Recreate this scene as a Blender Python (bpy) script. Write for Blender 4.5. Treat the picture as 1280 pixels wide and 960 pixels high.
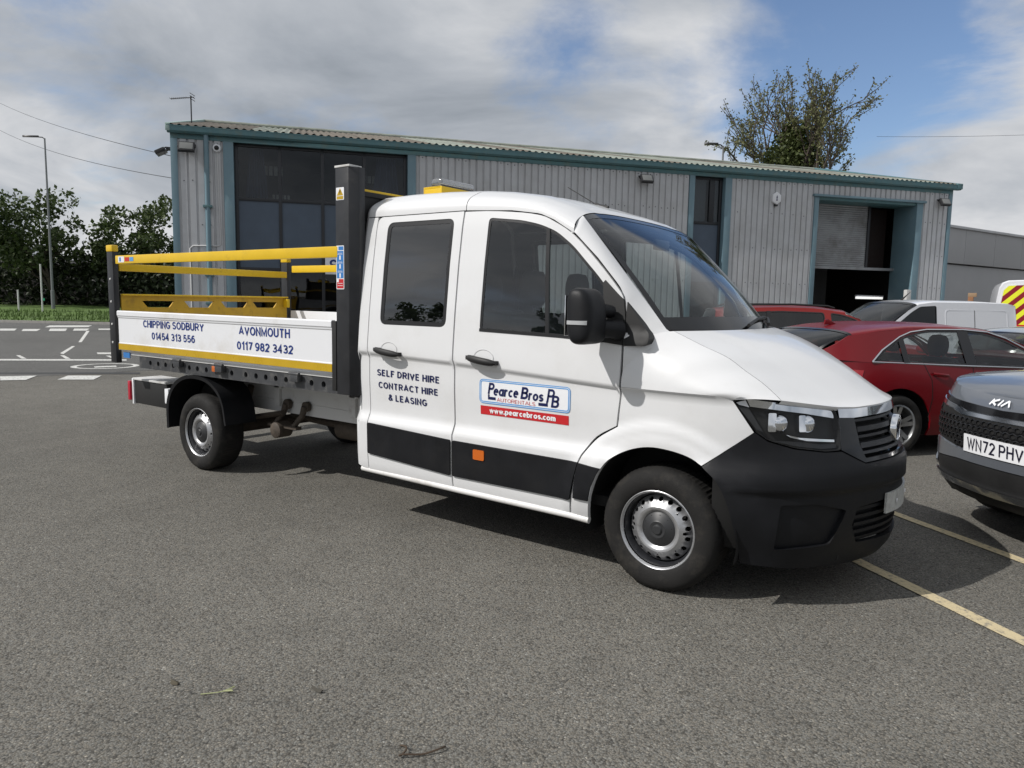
import bpy, bmesh, math, random
from mathutils import Vector, Matrix
from mathutils.geometry import delaunay_2d_cdt
for o in list(bpy.data.objects): bpy.data.objects.remove(o)
scene = bpy.context.scene
COL = scene.collection
R = math.radians
random.seed(7)

# ------------------------------------------------------------------ camera
cam_d = bpy.data.cameras.new("camera"); cam = bpy.data.objects.new("camera", cam_d); COL.objects.link(cam)
cr, cu, cf = (0.80750662, 0.58957967, 0.01813471), (-0.08094742, 0.08031, 0.99347764), (-0.58427782, 0.80370773, -0.11257581)
cam.matrix_world = Matrix(((cr[0], cu[0], -cf[0], 1.6529), (cr[1], cu[1], -cf[1], -4.6065), (cr[2], cu[2], -cf[2], 1.5811), (0, 0, 0, 1)))
cam_d.sensor_width = 36; cam_d.lens = 36*919.83/1280; cam_d.clip_end = 6000; cam_d.clip_start = .05
scene.camera = cam
scene.render.resolution_x = 1024; scene.render.resolution_y = 768

# ------------------------------------------------------------------ daylight
SUN = Vector((-.585, -.885, 1.0)).normalized()
el = math.asin(SUN.z); rot = math.atan2(SUN.x, SUN.y)
sun_d = bpy.data.lights.new("sun", 'SUN'); sun = bpy.data.objects.new("sun", sun_d); COL.objects.link(sun)
sun_d.energy = 3.75; sun_d.angle = R(.53); sun_d.color = (1.0, .965, .925)
sun.rotation_euler = SUN.to_track_quat('Z', 'Y').to_euler(); sun.location = (-20, -37, 40)
scene.view_settings.view_transform = 'Standard'; scene.view_settings.look = 'None'
scene.view_settings.exposure = 0.0; scene.view_settings.gamma = 1.0; scene.view_settings.use_curve_mapping = False

world = bpy.data.worlds.new("World"); scene.world = world; world.use_nodes = True
wn, wl = world.node_tree.nodes, world.node_tree.links
wn.clear()
def W(t, **k):
    n = wn.new(t)
    for a, b in k.items(): setattr(n, a, b)
    return n
def WM(op, a, b=None, c=None, clamp=False):
    n = W('ShaderNodeMath', operation=op, use_clamp=clamp)
    for i, v in enumerate((a, b, c)):
        if v is None: continue
        if isinstance(v, (int, float)): n.inputs[i].default_value = v
        else: wl.new(v, n.inputs[i])
    return n.outputs[0]
def WR(src, stops, interp='LINEAR'):
    n = W('ShaderNodeValToRGB'); n.color_ramp.interpolation = interp
    e = n.color_ramp.elements
    while len(e) < len(stops): e.new(.5)
    for x, (p, c) in zip(e, stops): x.position = p; x.color = (*c, 1)
    wl.new(src, n.inputs[0]); return n.outputs[0]
tc = W('ShaderNodeTexCoord')
sep = W('ShaderNodeSeparateXYZ'); wl.new(tc.outputs['Generated'], sep.inputs[0])
zc = WM('ADD', WM('MAXIMUM', sep.outputs[2], 0.0), .24)
comb = W('ShaderNodeCombineXYZ')
wl.new(WM('DIVIDE', sep.outputs[0], zc), comb.inputs[0]); wl.new(WM('DIVIDE', sep.outputs[1], zc), comb.inputs[1])
def WN(scale, detail, rough, loc, dist=0.0):
    m = W('ShaderNodeMapping'); m.inputs['Location'].default_value = loc; wl.new(comb.outputs[0], m.inputs[0])
    n = W('ShaderNodeTexNoise'); n.inputs['Scale'].default_value = scale; n.inputs['Detail'].default_value = detail
    n.inputs['Roughness'].default_value = rough; n.inputs['Distortion'].default_value = dist
    wl.new(m.outputs[0], n.inputs[0]); return n.outputs[0]
sky = W('ShaderNodeTexSky', sky_type='NISHITA', sun_disc=False, sun_elevation=el, sun_rotation=rot, altitude=50, air_density=1.0, dust_density=1.0, ozone_density=1.0)
skyc = W('ShaderNodeMix', data_type='RGBA', blend_type='MULTIPLY'); skyc.inputs[0].default_value = 1
wl.new(sky.outputs[0], skyc.inputs[6]); skyc.inputs[7].default_value = (1.15, 1.22, 1.36, 1)
n1 = WN(1.25, 10, .60, (2.3, .7, 0), .3)
def lobe(d, width, amp):          # wide clearing or bank of cloud round one heading
    d = Vector(d).normalized()
    dot = W('ShaderNodeVectorMath', operation='DOT_PRODUCT'); dot.inputs[1].default_value = d
    nv = W('ShaderNodeVectorMath', operation='NORMALIZE'); wl.new(tc.outputs['Generated'], nv.inputs[0]); wl.new(nv.outputs[0], dot.inputs[0])
    return WM('MULTIPLY', WM('SUBTRACT', 1, WM('DIVIDE', WM('SUBTRACT', 1, dot.outputs['Value']), width), clamp=True), amp)
cover = WM('ADD', WM('ADD', n1, WM('SUBTRACT', WM('SUBTRACT', .17, lobe((-.19, .955, .33), .030, .29)), lobe((-.50, .83, .26), .010, .20))), lobe((-.05, .98, .16), .02, .22))
mask = WR(cover, [(.42, (0, 0, 0)), (.66, (1, 1, 1))], 'EASE')
n2 = WN(1.15, 8, .55, (9.1, 4.2, 0), .4)
n3 = WN(.45, 4, .5, (3.1, 8.2, 0))
tone = WM('ADD', WM('ADD', WM('MULTIPLY', n2, .75), WM('MULTIPLY', n3, .35)), lobe((-.02, .985, .14), .03, .07))
cloud = WR(tone, [(.38, (2.9, 3.25, 3.7)), (.46, (4.1, 4.45, 4.95)), (.54, (5.3, 5.6, 6.05)), (.64, (7.8, 7.9, 8.1))])
wmix = W('ShaderNodeMix', data_type='RGBA'); wl.new(mask, wmix.inputs[0])
wl.new(skyc.outputs[2], wmix.inputs[6]); wl.new(cloud, wmix.inputs[7])
bg = W('ShaderNodeBackground'); bg.inputs[1].default_value = .090; wl.new(wmix.outputs[2], bg.inputs[0])
wo = W('ShaderNodeOutputWorld'); wl.new(bg.outputs[0], wo.inputs[0])
world.cycles.sampling_method = 'MANUAL'; world.cycles.sample_map_resolution = 512

# ------------------------------------------------------------------ materials
def mat(name, col, rough=.5, metal=0.0, var=0.0, vscale=6.0, bump=0.0, bscale=60.0, coat=0.0, spec=.5, emit=None, dirt=None, dscale=1.5, dlo=.45, dhi=.7, coords='Object'):
    m = bpy.data.materials.new(name); m.use_nodes = True
    N, L = m.node_tree.nodes, m.node_tree.links
    b = N['Principled BSDF']
    b.inputs['Base Color'].default_value = (*col, 1); b.inputs['Roughness'].default_value = rough
    b.inputs['Metallic'].default_value = metal; b.inputs['Specular IOR Level'].default_value = spec
    b.inputs['Coat Weight'].default_value = coat; b.inputs['Coat Roughness'].default_value = .04
    t = N.new('ShaderNodeTexCoord')
    src = None
    if var:
        n = N.new('ShaderNodeTexNoise'); n.inputs['Scale'].default_value = vscale; n.inputs['Detail'].default_value = 6; n.inputs['Roughness'].default_value = .6
        L.new(t.outputs[coords], n.inputs[0])
        r = N.new('ShaderNodeMapRange'); r.inputs[1].default_value = .25; r.inputs[2].default_value = .75
        r.inputs[3].default_value = 1-var; r.inputs[4].default_value = 1+var; L.new(n.outputs[0], r.inputs[0])
        x = N.new('ShaderNodeVectorMath'); x.operation = 'SCALE'; x.inputs[0].default_value = col; L.new(r.outputs[0], x.inputs['Scale'])
        src = x.outputs[0]
        rr = N.new('ShaderNodeMapRange'); rr.inputs[1].default_value = .3; rr.inputs[2].default_value = .7
        rr.inputs[3].default_value = max(.02, rough-.08); rr.inputs[4].default_value = min(1, rough+.08); L.new(n.outputs[0], rr.inputs[0]); L.new(rr.outputs[0], b.inputs['Roughness'])
    if dirt:
        n = N.new('ShaderNodeTexNoise'); n.inputs['Scale'].default_value = dscale; n.inputs['Detail'].default_value = 9; n.inputs['Roughness'].default_value = .68
        L.new(t.outputs[coords], n.inputs[0])
        r = N.new('ShaderNodeMapRange'); r.inputs[1].default_value = dlo; r.inputs[2].default_value = dhi; L.new(n.outputs[0], r.inputs[0])
        x = N.new('ShaderNodeMix'); x.data_type = 'RGBA'; L.new(r.outputs[0], x.inputs[0])
        if src: L.new(src, x.inputs[6])
        else: x.inputs[6].default_value = (*col, 1)
        x.inputs[7].default_value = (*dirt, 1); src = x.outputs[2]
    if src: L.new(src, b.inputs['Base Color'])
    if bump:
        n = N.new('ShaderNodeTexNoise'); n.inputs['Scale'].default_value = bscale; n.inputs['Detail'].default_value = 4; L.new(t.outputs[coords], n.inputs[0])
        bp = N.new('ShaderNodeBump'); bp.inputs['Strength'].default_value = bump; bp.inputs['Distance'].default_value = .01
        L.new(n.outputs[0], bp.inputs['Height']); L.new(bp.outputs[0], b.inputs['Normal'])
    if emit:
        b.inputs['Emission Color'].default_value = (*emit[0], 1); b.inputs['Emission Strength'].default_value = emit[1]
    return m
def glass(name, tint, gloss=.02, ior=1.5, haze=0.0, wavy=.06):
    m = bpy.data.materials.new(name); m.use_nodes = True
    N, L = m.node_tree.nodes, m.node_tree.links; N.clear()
    tr = N.new('ShaderNodeBsdfTransparent'); tr.inputs[0].default_value = (*tint, 1)
    gl = N.new('ShaderNodeBsdfGlossy'); gl.inputs[0].default_value = (1, 1, 1, 1); gl.inputs[1].default_value = gloss
    fr = N.new('ShaderNodeFresnel'); ge = N.new('ShaderNodeNewGeometry'); im = N.new('ShaderNodeMix'); im.data_type = 'FLOAT'
    im.inputs[2].default_value = ior; im.inputs[3].default_value = 1/ior; L.new(ge.outputs['Backfacing'], im.inputs[0]); L.new(im.outputs[0], fr.inputs[0])   # panes are single sheets: same reflection from either face
    ad = N.new('ShaderNodeMath'); ad.operation = 'ADD'; ad.inputs[1].default_value = haze; ad.use_clamp = True
    mx = N.new('ShaderNodeMixShader'); o = N.new('ShaderNodeOutputMaterial')
    tcn = N.new('ShaderNodeTexCoord'); nz = N.new('ShaderNodeTexNoise'); nz.inputs['Scale'].default_value = 1.3; nz.inputs['Detail'].default_value = 1
    bp = N.new('ShaderNodeBump'); bp.inputs['Strength'].default_value = wavy; bp.inputs['Distance'].default_value = .05
    L.new(tcn.outputs['Object'], nz.inputs[0]); L.new(nz.outputs[0], bp.inputs['Height']); L.new(bp.outputs[0], gl.inputs['Normal'])
    L.new(fr.outputs[0], ad.inputs[0]); L.new(ad.outputs[0], mx.inputs[0]); L.new(tr.outputs[0], mx.inputs[1]); L.new(gl.outputs[0], mx.inputs[2]); L.new(mx.outputs[0], o.inputs[0])
    return m

# ------------------------------------------------------------------ object helpers
def link(o, parent=None):
    COL.objects.link(o)
    if parent is not None: o.parent = parent
    return o
def thing(name, label, cat, loc=(0, 0, 0), rotz=0.0, group=None):
    o = bpy.data.objects.new(name, None); o.empty_display_size = .2
    o.location = loc; o.rotation_euler = (0, 0, rotz); o['label'] = label; o['category'] = cat
    if group: o['group'] = group
    return link(o)
def tag(o, label, cat, group=None):
    o['label'] = label; o['category'] = cat
    if group: o['group'] = group
    return o
def dup(root, loc, rotz, label, group=None):
    r = link(root.copy()); r.location = loc; r.rotation_euler = (0, 0, rotz); r['label'] = label
    if group: r['group'] = group
    for ch in list(root.children):
        c = link(ch.copy(), r)
        for g in list(ch.children): link(g.copy(), c)
    return r
class MB:
    def __init__(s): s.v = []; s.f = []; s.mi = []
    def add(s, vs, fs, mi=0):
        k = len(s.v); s.v += [tuple(v) for v in vs]; s.f += [tuple(i+k for i in f) for f in fs]; s.mi += [mi]*len(fs); return s
    def box(s, x0, x1, y0, y1, z0, z1, mi=0, M=None):
        vs = [(x, y, z) for x in (x0, x1) for y in (y0, y1) for z in (z0, z1)]
        if M is not None: vs = [M @ Vector(v) for v in vs]
        return s.add(vs, [(0, 1, 3, 2), (4, 6, 7, 5), (0, 4, 5, 1), (2, 3, 7, 6), (0, 2, 6, 4), (1, 5, 7, 3)], mi)
    def grid(s, rows, mi=0, flip=False, closed=False):
        n, m = len(rows), len(rows[0]); fs = []
        for i in range(n-1):
            for j in range(m if closed else m-1):
                a, b, c, d = i*m+j, i*m+(j+1) % m, (i+1)*m+(j+1) % m, (i+1)*m+j
                fs.append((d, c, b, a) if flip else (a, b, c, d))
        return s.add([p for r in rows for p in r], fs, mi)
    def tube(s, pts, r, n=8, mi=0, caps=True):
        pts = [Vector(p) for p in pts]; rs = r if isinstance(r, (list, tuple)) else [r]*len(pts)
        rows = []; up = None
        for i, p in enumerate(pts):
            d = (pts[min(i+1, len(pts)-1)]-pts[max(i-1, 0)]).normalized()
            if up is None: up = Vector((0, 0, 1)) if abs(d.z) < .9 else Vector((1, 0, 0))
            a = d.cross(up)
            if a.length < 1e-5: a = d.cross(Vector((1, 0, 0)))
            a.normalize(); b = a.cross(d).normalized(); up = b
            rows.append([p+a*rs[i]*math.cos(2*math.pi*k/n)+b*rs[i]*math.sin(2*math.pi*k/n) for k in range(n)])
        k0 = len(s.v); s.grid(rows, mi, closed=True)
        if caps:
            s.f.append(tuple(k0+k for k in range(n))[::-1]); s.mi.append(mi)
            e = k0+(len(pts)-1)*n; s.f.append(tuple(e+k for k in range(n))); s.mi.append(mi)
        return s
    def lathe(s, prof, c, n=48, mi=0, axis='y', sgn=-1, close=False):
        """prof: (radius, distance out along the axis); sgn -1 looks towards -axis"""
        rows = []
        for r, h in prof:
            row = []
            for k in range(n):
                a = 2*math.pi*k/n
                if axis == 'y': row.append((c[0]+r*math.cos(a), c[1]+sgn*h, c[2]+r*math.sin(a)))
                elif axis == 'x': row.append((c[0]+sgn*h, c[1]+r*math.cos(a), c[2]+r*math.sin(a)))
                else: row.append((c[0]+r*math.cos(a), c[1]+r*math.sin(a), c[2]+sgn*h))
            rows.append(row)
        return s.grid(rows, mi, closed=True)
    def prism(s, poly, fn, d0, d1, mi=0):
        n = len(poly)
        vs = [fn(u, v, d0) for u, v in poly]+[fn(u, v, d1) for u, v in poly]
        return s.add(vs, [tuple(range(n))[::-1], tuple(range(n, 2*n))]+[(i, (i+1) % n, n+(i+1) % n, n+i) for i in range(n)], mi)
    def build(s, name, mats, parent=None, smooth=0, bevel=0, bseg=2, fixn=True, mirror=False):
        me = bpy.data.meshes.new(name)
        vs = [(v[0], -v[1], v[2]) for v in s.v] if mirror else s.v
        fs = [f[::-1] for f in s.f] if mirror else s.f
        me.from_pydata(vs, [], fs)
        for m in (mats if isinstance(mats, (list, tuple)) else [mats]): me.materials.append(m)
        for p, i in zip(me.polygons, s.mi): p.material_index = i
        if fixn or bevel:
            bm = bmesh.new(); bm.from_mesh(me)
            bmesh.ops.remove_doubles(bm, verts=bm.verts, dist=1e-5)
            if fixn and all(len(e.link_faces) == 2 for e in bm.edges): bmesh.ops.recalc_face_normals(bm, faces=bm.faces)
            if bevel:
                es = [e for e in bm.edges if len(e.link_faces) == 2 and e.calc_face_angle(0) > R(35)]
                bmesh.ops.bevel(bm, geom=es, offset=bevel, segments=bseg, profile=.6, affect='EDGES', clamp_overlap=True)
            bm.to_mesh(me); bm.free()
        if smooth or bevel:
            for p in me.polygons: p.use_smooth = True
            me.set_sharp_from_angle(angle=R(smooth or 40))
        me.update()
        return link(bpy.data.objects.new(name, me), parent)
def inpoly(x, y, poly):
    c = False; j = len(poly)-1
    for i in range(len(poly)):
        (xi, yi), (xj, yj) = poly[i], poly[j]
        if (yi > y) != (yj > y) and x < (xj-xi)*(y-yi)/(yj-yi)+xi: c = not c
        j = i
    return c
def dens(poly, sp):
    out = []
    for (a, b), (c, d) in zip(poly, poly[1:]+poly[:1]):
        n = max(1, int(math.hypot(c-a, d-b)/sp+.5))
        out += [(a+(c-a)*k/n, b+(d-b)*k/n) for k in range(n)]
    return out
def rnd(poly, r, n=5):
    out = []; N = len(poly); rs = r if isinstance(r, (list, tuple)) else [r]*N
    for i in range(N):
        p = Vector(poly[i]); a = Vector(poly[i-1])-p; b = Vector(poly[(i+1) % N])-p
        q = min(rs[i], a.length*.45, b.length*.45)
        if q < 1e-4: out.append(tuple(p)); continue
        p0, p1 = p+a.normalized()*q, p+b.normalized()*q
        for k in range(n+1):
            t = k/n; out.append(tuple(p0*(1-t)**2+p*2*t*(1-t)+p1*t*t))
    return out
def inset(poly, d):
    """move every edge of a polygon inwards by d (outwards when negative)"""
    A = sum(a[0]*b[1]-b[0]*a[1] for a, b in zip(poly, poly[1:]+poly[:1])); sg = 1 if A > 0 else -1
    out = []; N = len(poly)
    for i in range(N):
        p0, p, p1 = Vector(poly[i-1]), Vector(poly[i]), Vector(poly[(i+1) % N])
        e0, e1 = (p-p0), (p1-p)
        if e0.length < 1e-6 or e1.length < 1e-6: out.append(tuple(p)); continue
        e0.normalize(); e1.normalize()
        n0, n1 = Vector((-e0.y, e0.x))*sg, Vector((-e1.y, e1.x))*sg
        m = n0+n1
        if m.length < 1e-4: out.append(tuple(p)); continue
        m.normalize(); k = d/max(.35, m.dot(n0)); out.append(tuple(p+m*k))
    return out
def cdt(poly, fn, sp=.06, rows=None, holes=(), lip=0.0, edge_sp=None):
    """fill a 2-D outline with a fine net and map it with fn(u, v, e) -> 3-D; lip folds the rim inwards"""
    es = edge_sp or sp or 1e9
    def turn(p, ccw): return p if (sum(a[0]*b[1]-b[0]*a[1] for a, b in zip(p, p[1:]+p[:1])) > 0) == ccw else p[::-1]
    loops = [turn(dens(poly, es), True)]+[turn(dens(h, es), False) for h in holes]
    pts = []; edges = []
    for l in loops:
        k = len(pts); n = len(l); pts += l; edges += [(k+i, k+(i+1) % n) for i in range(n)]
    if sp:
        u0, u1 = min(p[0] for p in poly), max(p[0] for p in poly)
        v0, v1 = min(p[1] for p in poly), max(p[1] for p in poly)
        bd = list(pts)
        def rowlist(u):
            if rows: return [r(u) if callable(r) else r for r in rows]
            n = max(1, int((v1-v0)/sp)); return [v0+(i+.5)*(v1-v0)/n for i in range(n)]
        segs = [(l[i], l[(i+1) % len(l)]) for l in loops for i in range(len(l))]
        def clear(u, v, q=.005**2 if sp < .2 else .02**2):
            for (a, b), (c, d) in segs:
                ex, ey = c-a, d-b; t = max(0, min(1, ((u-a)*ex+(v-b)*ey)/(ex*ex+ey*ey+1e-12)))
                if (u-a-t*ex)**2+(v-b-t*ey)**2 < q: return False
            return True
        n = max(1, int((u1-u0)/sp))
        md = (.3*sp)**2
        for i in range(n):
            u = u0+(i+.5)*(u1-u0)/n
            for v in rowlist(u):
                if inpoly(u, v, poly) and not any(inpoly(u, v, h) for h in holes) and all((u-a)**2+(v-b)**2 > md*(.25 if rows else 1) for a, b in bd) and clear(u, v): pts.append((u, v))
    V, E_, F, *_ = delaunay_2d_cdt([Vector(p) for p in pts], edges, [], 0, 1e-5)
    vs = [fn(v.x, v.y, 0.0) for v in V]; fs = []
    for f in F:
        p_ = [V[i] for i in f]; lm = max((p_[k]-p_[k-1]).length for k in range(len(f))); ar = abs(sum(p_[k-1].x*p_[k].y-p_[k].x*p_[k-1].y for k in range(len(f))))
        if ar < lm*6e-4: continue
        cx = sum(V[i].x for i in f)/len(f); cy = sum(V[i].y for i in f)/len(f)
        if inpoly(cx, cy, poly) and not any(inpoly(cx, cy, h) for h in holes): fs.append(tuple(turn([(V[i].x, V[i].y, i) for i in f], True)[k][2] for k in range(len(f))))
    mb = MB(); mb.add(vs, fs)
    if lip:
        for l in loops:
            n = len(l); mb.add([fn(u, v, 0) for u, v in l]+[fn(u, v, -lip) for u, v in l], [((i+1) % n, i, n+i, n+(i+1) % n) for i in range(n)])
    return mb
def text_mb(s, box, fn, bold=.0, shear=0.0, track=1.0, slope=0.0, xs=None):
    """lettering fitted into the rectangle (u0, u1, v0, v1) and mapped by fn(u, v, e)"""
    c = bpy.data.curves.new('t', 'FONT'); c.body = s; c.offset = min(bold, .02); c.shear = shear; c.space_character = track; c.resolution_u = 3
    o = bpy.data.objects.new('t', c); COL.objects.link(o)
    me = o.to_mesh(); vs = [v.co.copy() for v in me.vertices]; fs = [tuple(p.vertices) for p in me.polygons]; o.to_mesh_clear()
    bpy.data.objects.remove(o); bpy.data.curves.remove(c)
    x0, x1 = min(v.x for v in vs), max(v.x for v in vs); y0, y1 = min(v.y for v in vs), max(v.y for v in vs)
    u0, u1, v0, v1 = box; out = []; heavy = bold*1.0
    K = (-1, 0, 1) if heavy > .01 else (0,); du = heavy*(v1-v0)*1.15; outs = []
    for k in K:
        outs.append([fn(u0+du+(v.x-x0)/(x1-x0)*(u1-u0-2*du)+k*du, v0+(v.y-y0)/(y1-y0)*(v1-v0)+slope*(v.x-x0)/(x1-x0), .0004*(k+1)) for v in vs])
    # words apart: cut where the gap between letters is widest
    spans = sorted((min(vs[i].x for i in f), max(vs[i].x for i in f)) for f in fs); cuts = []; hi = spans[0][1]; gaps = []
    for p, q in spans:
        if p > hi: gaps.append((p-hi, (p+hi)/2))
        hi = max(hi, q)
    nw = s.count(' '); cuts = sorted(g[1] for g in sorted(gaps)[::-1][:nw]) if nw else []
    words = [MB() for _ in range(nw+1)]
    for f in fs:
        k = sum(1 for c_ in cuts if vs[f[0]].x > c_); [words[k].add([out[i] for i in f], [tuple(range(len(f)))]) for out in outs]
    return words
def rect(u0, u1, v0, v1): return [(u0, v0), (u1, v0), (u1, v1), (u0, v1)]
def circ(u, v, r, n=16, rv=None): return [(u+r*math.cos(2*math.pi*k/n), v+(rv or r)*math.sin(2*math.pi*k/n)) for k in range(n)]
def lerp(a,b,t): return a+(b-a)*t
def pw(x,pts):
    if x<=pts[0][0]: return pts[0][1]
    for (a,va),(b,vb) in zip(pts,pts[1:]):
        if x<=b:
            return va+(vb-va)*(x-a)/(b-a)
    return pts[-1][1]
def sst(a,b,x):
    t=min(1,max(0,(x-a)/(b-a))); return t*t*(3-2*t)
PLAN=[(0,-1),(.15,-.995),(.3,-.98),(.45,-.945),(.58,-.89),(.70,-.80),(.80,-.68),(.89,-.53),(.965,-.36),(1.02,-.18),(1.04,0)]
def _cr(p0,p1,p2,p3,t):
    return tuple(.5*((2*b)+(c-a)*t+(2*a-5*b+4*c-d)*t*t+(3*b-a-3*c+d)*t**3) for a,b,c,d in zip(p0,p1,p2,p3))
_pl=[]
_ext=[(-.15,-1)]+PLAN+[(1.02,.18)]
for i in range(1,len(_ext)-2):
    for k in range(10): _pl.append(_cr(_ext[i-1],_ext[i],_ext[i+1],_ext[i+2],k/10))
_pl.append(PLAN[-1])
_sl=[0]
for a,b in zip(_pl,_pl[1:]): _sl.append(_sl[-1]+math.dist(a,b))
SMAX=_sl[-1]
def plan(s):
    """right-hand half of the nose plan: s = x behind the front axle, arc length ahead of it"""
    if s<=0: return (s,-1.0),(0,-1.0)
    if s>SMAX:
        (x,y),(nx,ny)=plan(2*SMAX-s); return (x,-y),(nx,-ny)
    lo,hi=0,len(_sl)-1
    while hi-lo>1:
        m=(lo+hi)//2
        if _sl[m]<=s: lo=m
        else: hi=m
    t=(s-_sl[lo])/(_sl[hi]-_sl[lo]); a,b=_pl[lo],_pl[hi]
    def nrm(i):
        p,q=_pl[max(0,i-1)],_pl[min(len(_pl)-1,i+1)]
        dx,dy=q[0]-p[0],q[1]-p[1]; l=math.hypot(dx,dy); return (dy/l,-dx/l)
    n0,n1=nrm(lo),nrm(hi)
    if hi==len(_pl)-1: n1=(1,0)
    return (lerp(a[0],b[0],t),lerp(a[1],b[1],t)),(lerp(n0[0],n1[0],t),lerp(n0[1],n1[1],t))
WAIST=[(-2.3,1.205),(-1.44,1.18),(-.23,1.12),(.4,1.115)]
SIDE=[(.28,-.04),(.37,-.012),(.47,-.004),(.69,.0),(.705,.0),(.765,-.03),(.80,-.032),(1.0,-.022),(1.165,-.022),(1.195,.002),(1.25,.0),(1.40,-.012),(1.5,-.02),(1.8,-.052),(2.05,-.088),(2.15,-.11),(2.25,-.15)]
FRONT=[(.12,-.16),(.18,-.09),(.26,-.04),(.36,-.012),(.48,0),(.60,-.002),(.625,-.004),(.640,.016),(.74,.014),(.80,-.012),(.86,-.045),(.95,-.065),(1.05,-.09),(1.12,-.12),(1.2,-.2)]
def off(s,z):
    (x,y),(nx,ny)=plan(s)
    w=pw(x,WAIST)
    zz=z
    if .765<z<1.40:
        zz=pw(z,[(.765,.765),(w,1.195),(1.40,1.40)])
    o=pw(zz,SIDE)
    r=math.hypot(x,z-.35)
    if s<.8: o+=(.010*(1-sst(.485,.535,r))+.020*(1-sst(.552,.612,r)))*sst(.3,.5,z)
    if .2<s<1.2 and z<.85: o+=.012*sst(.622,.642,z)*(1-sst(.72,.84,z))*sst(.40,.52,s)*(1-sst(.7,1.1,s))
    wf=max(0,nx)**1.5
    if x>0: o=o*(1-wf)+pw(z,FRONT)*wf
    if z>1.4 and x>-.7: o-=.10*(x+.7)**2
    return o
def TP(s,z,e=0.0):
    (x,y),(nx,ny)=plan(s); o=off(s,z)+e
    return (x+nx*o,y+ny*o,z)
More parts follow.
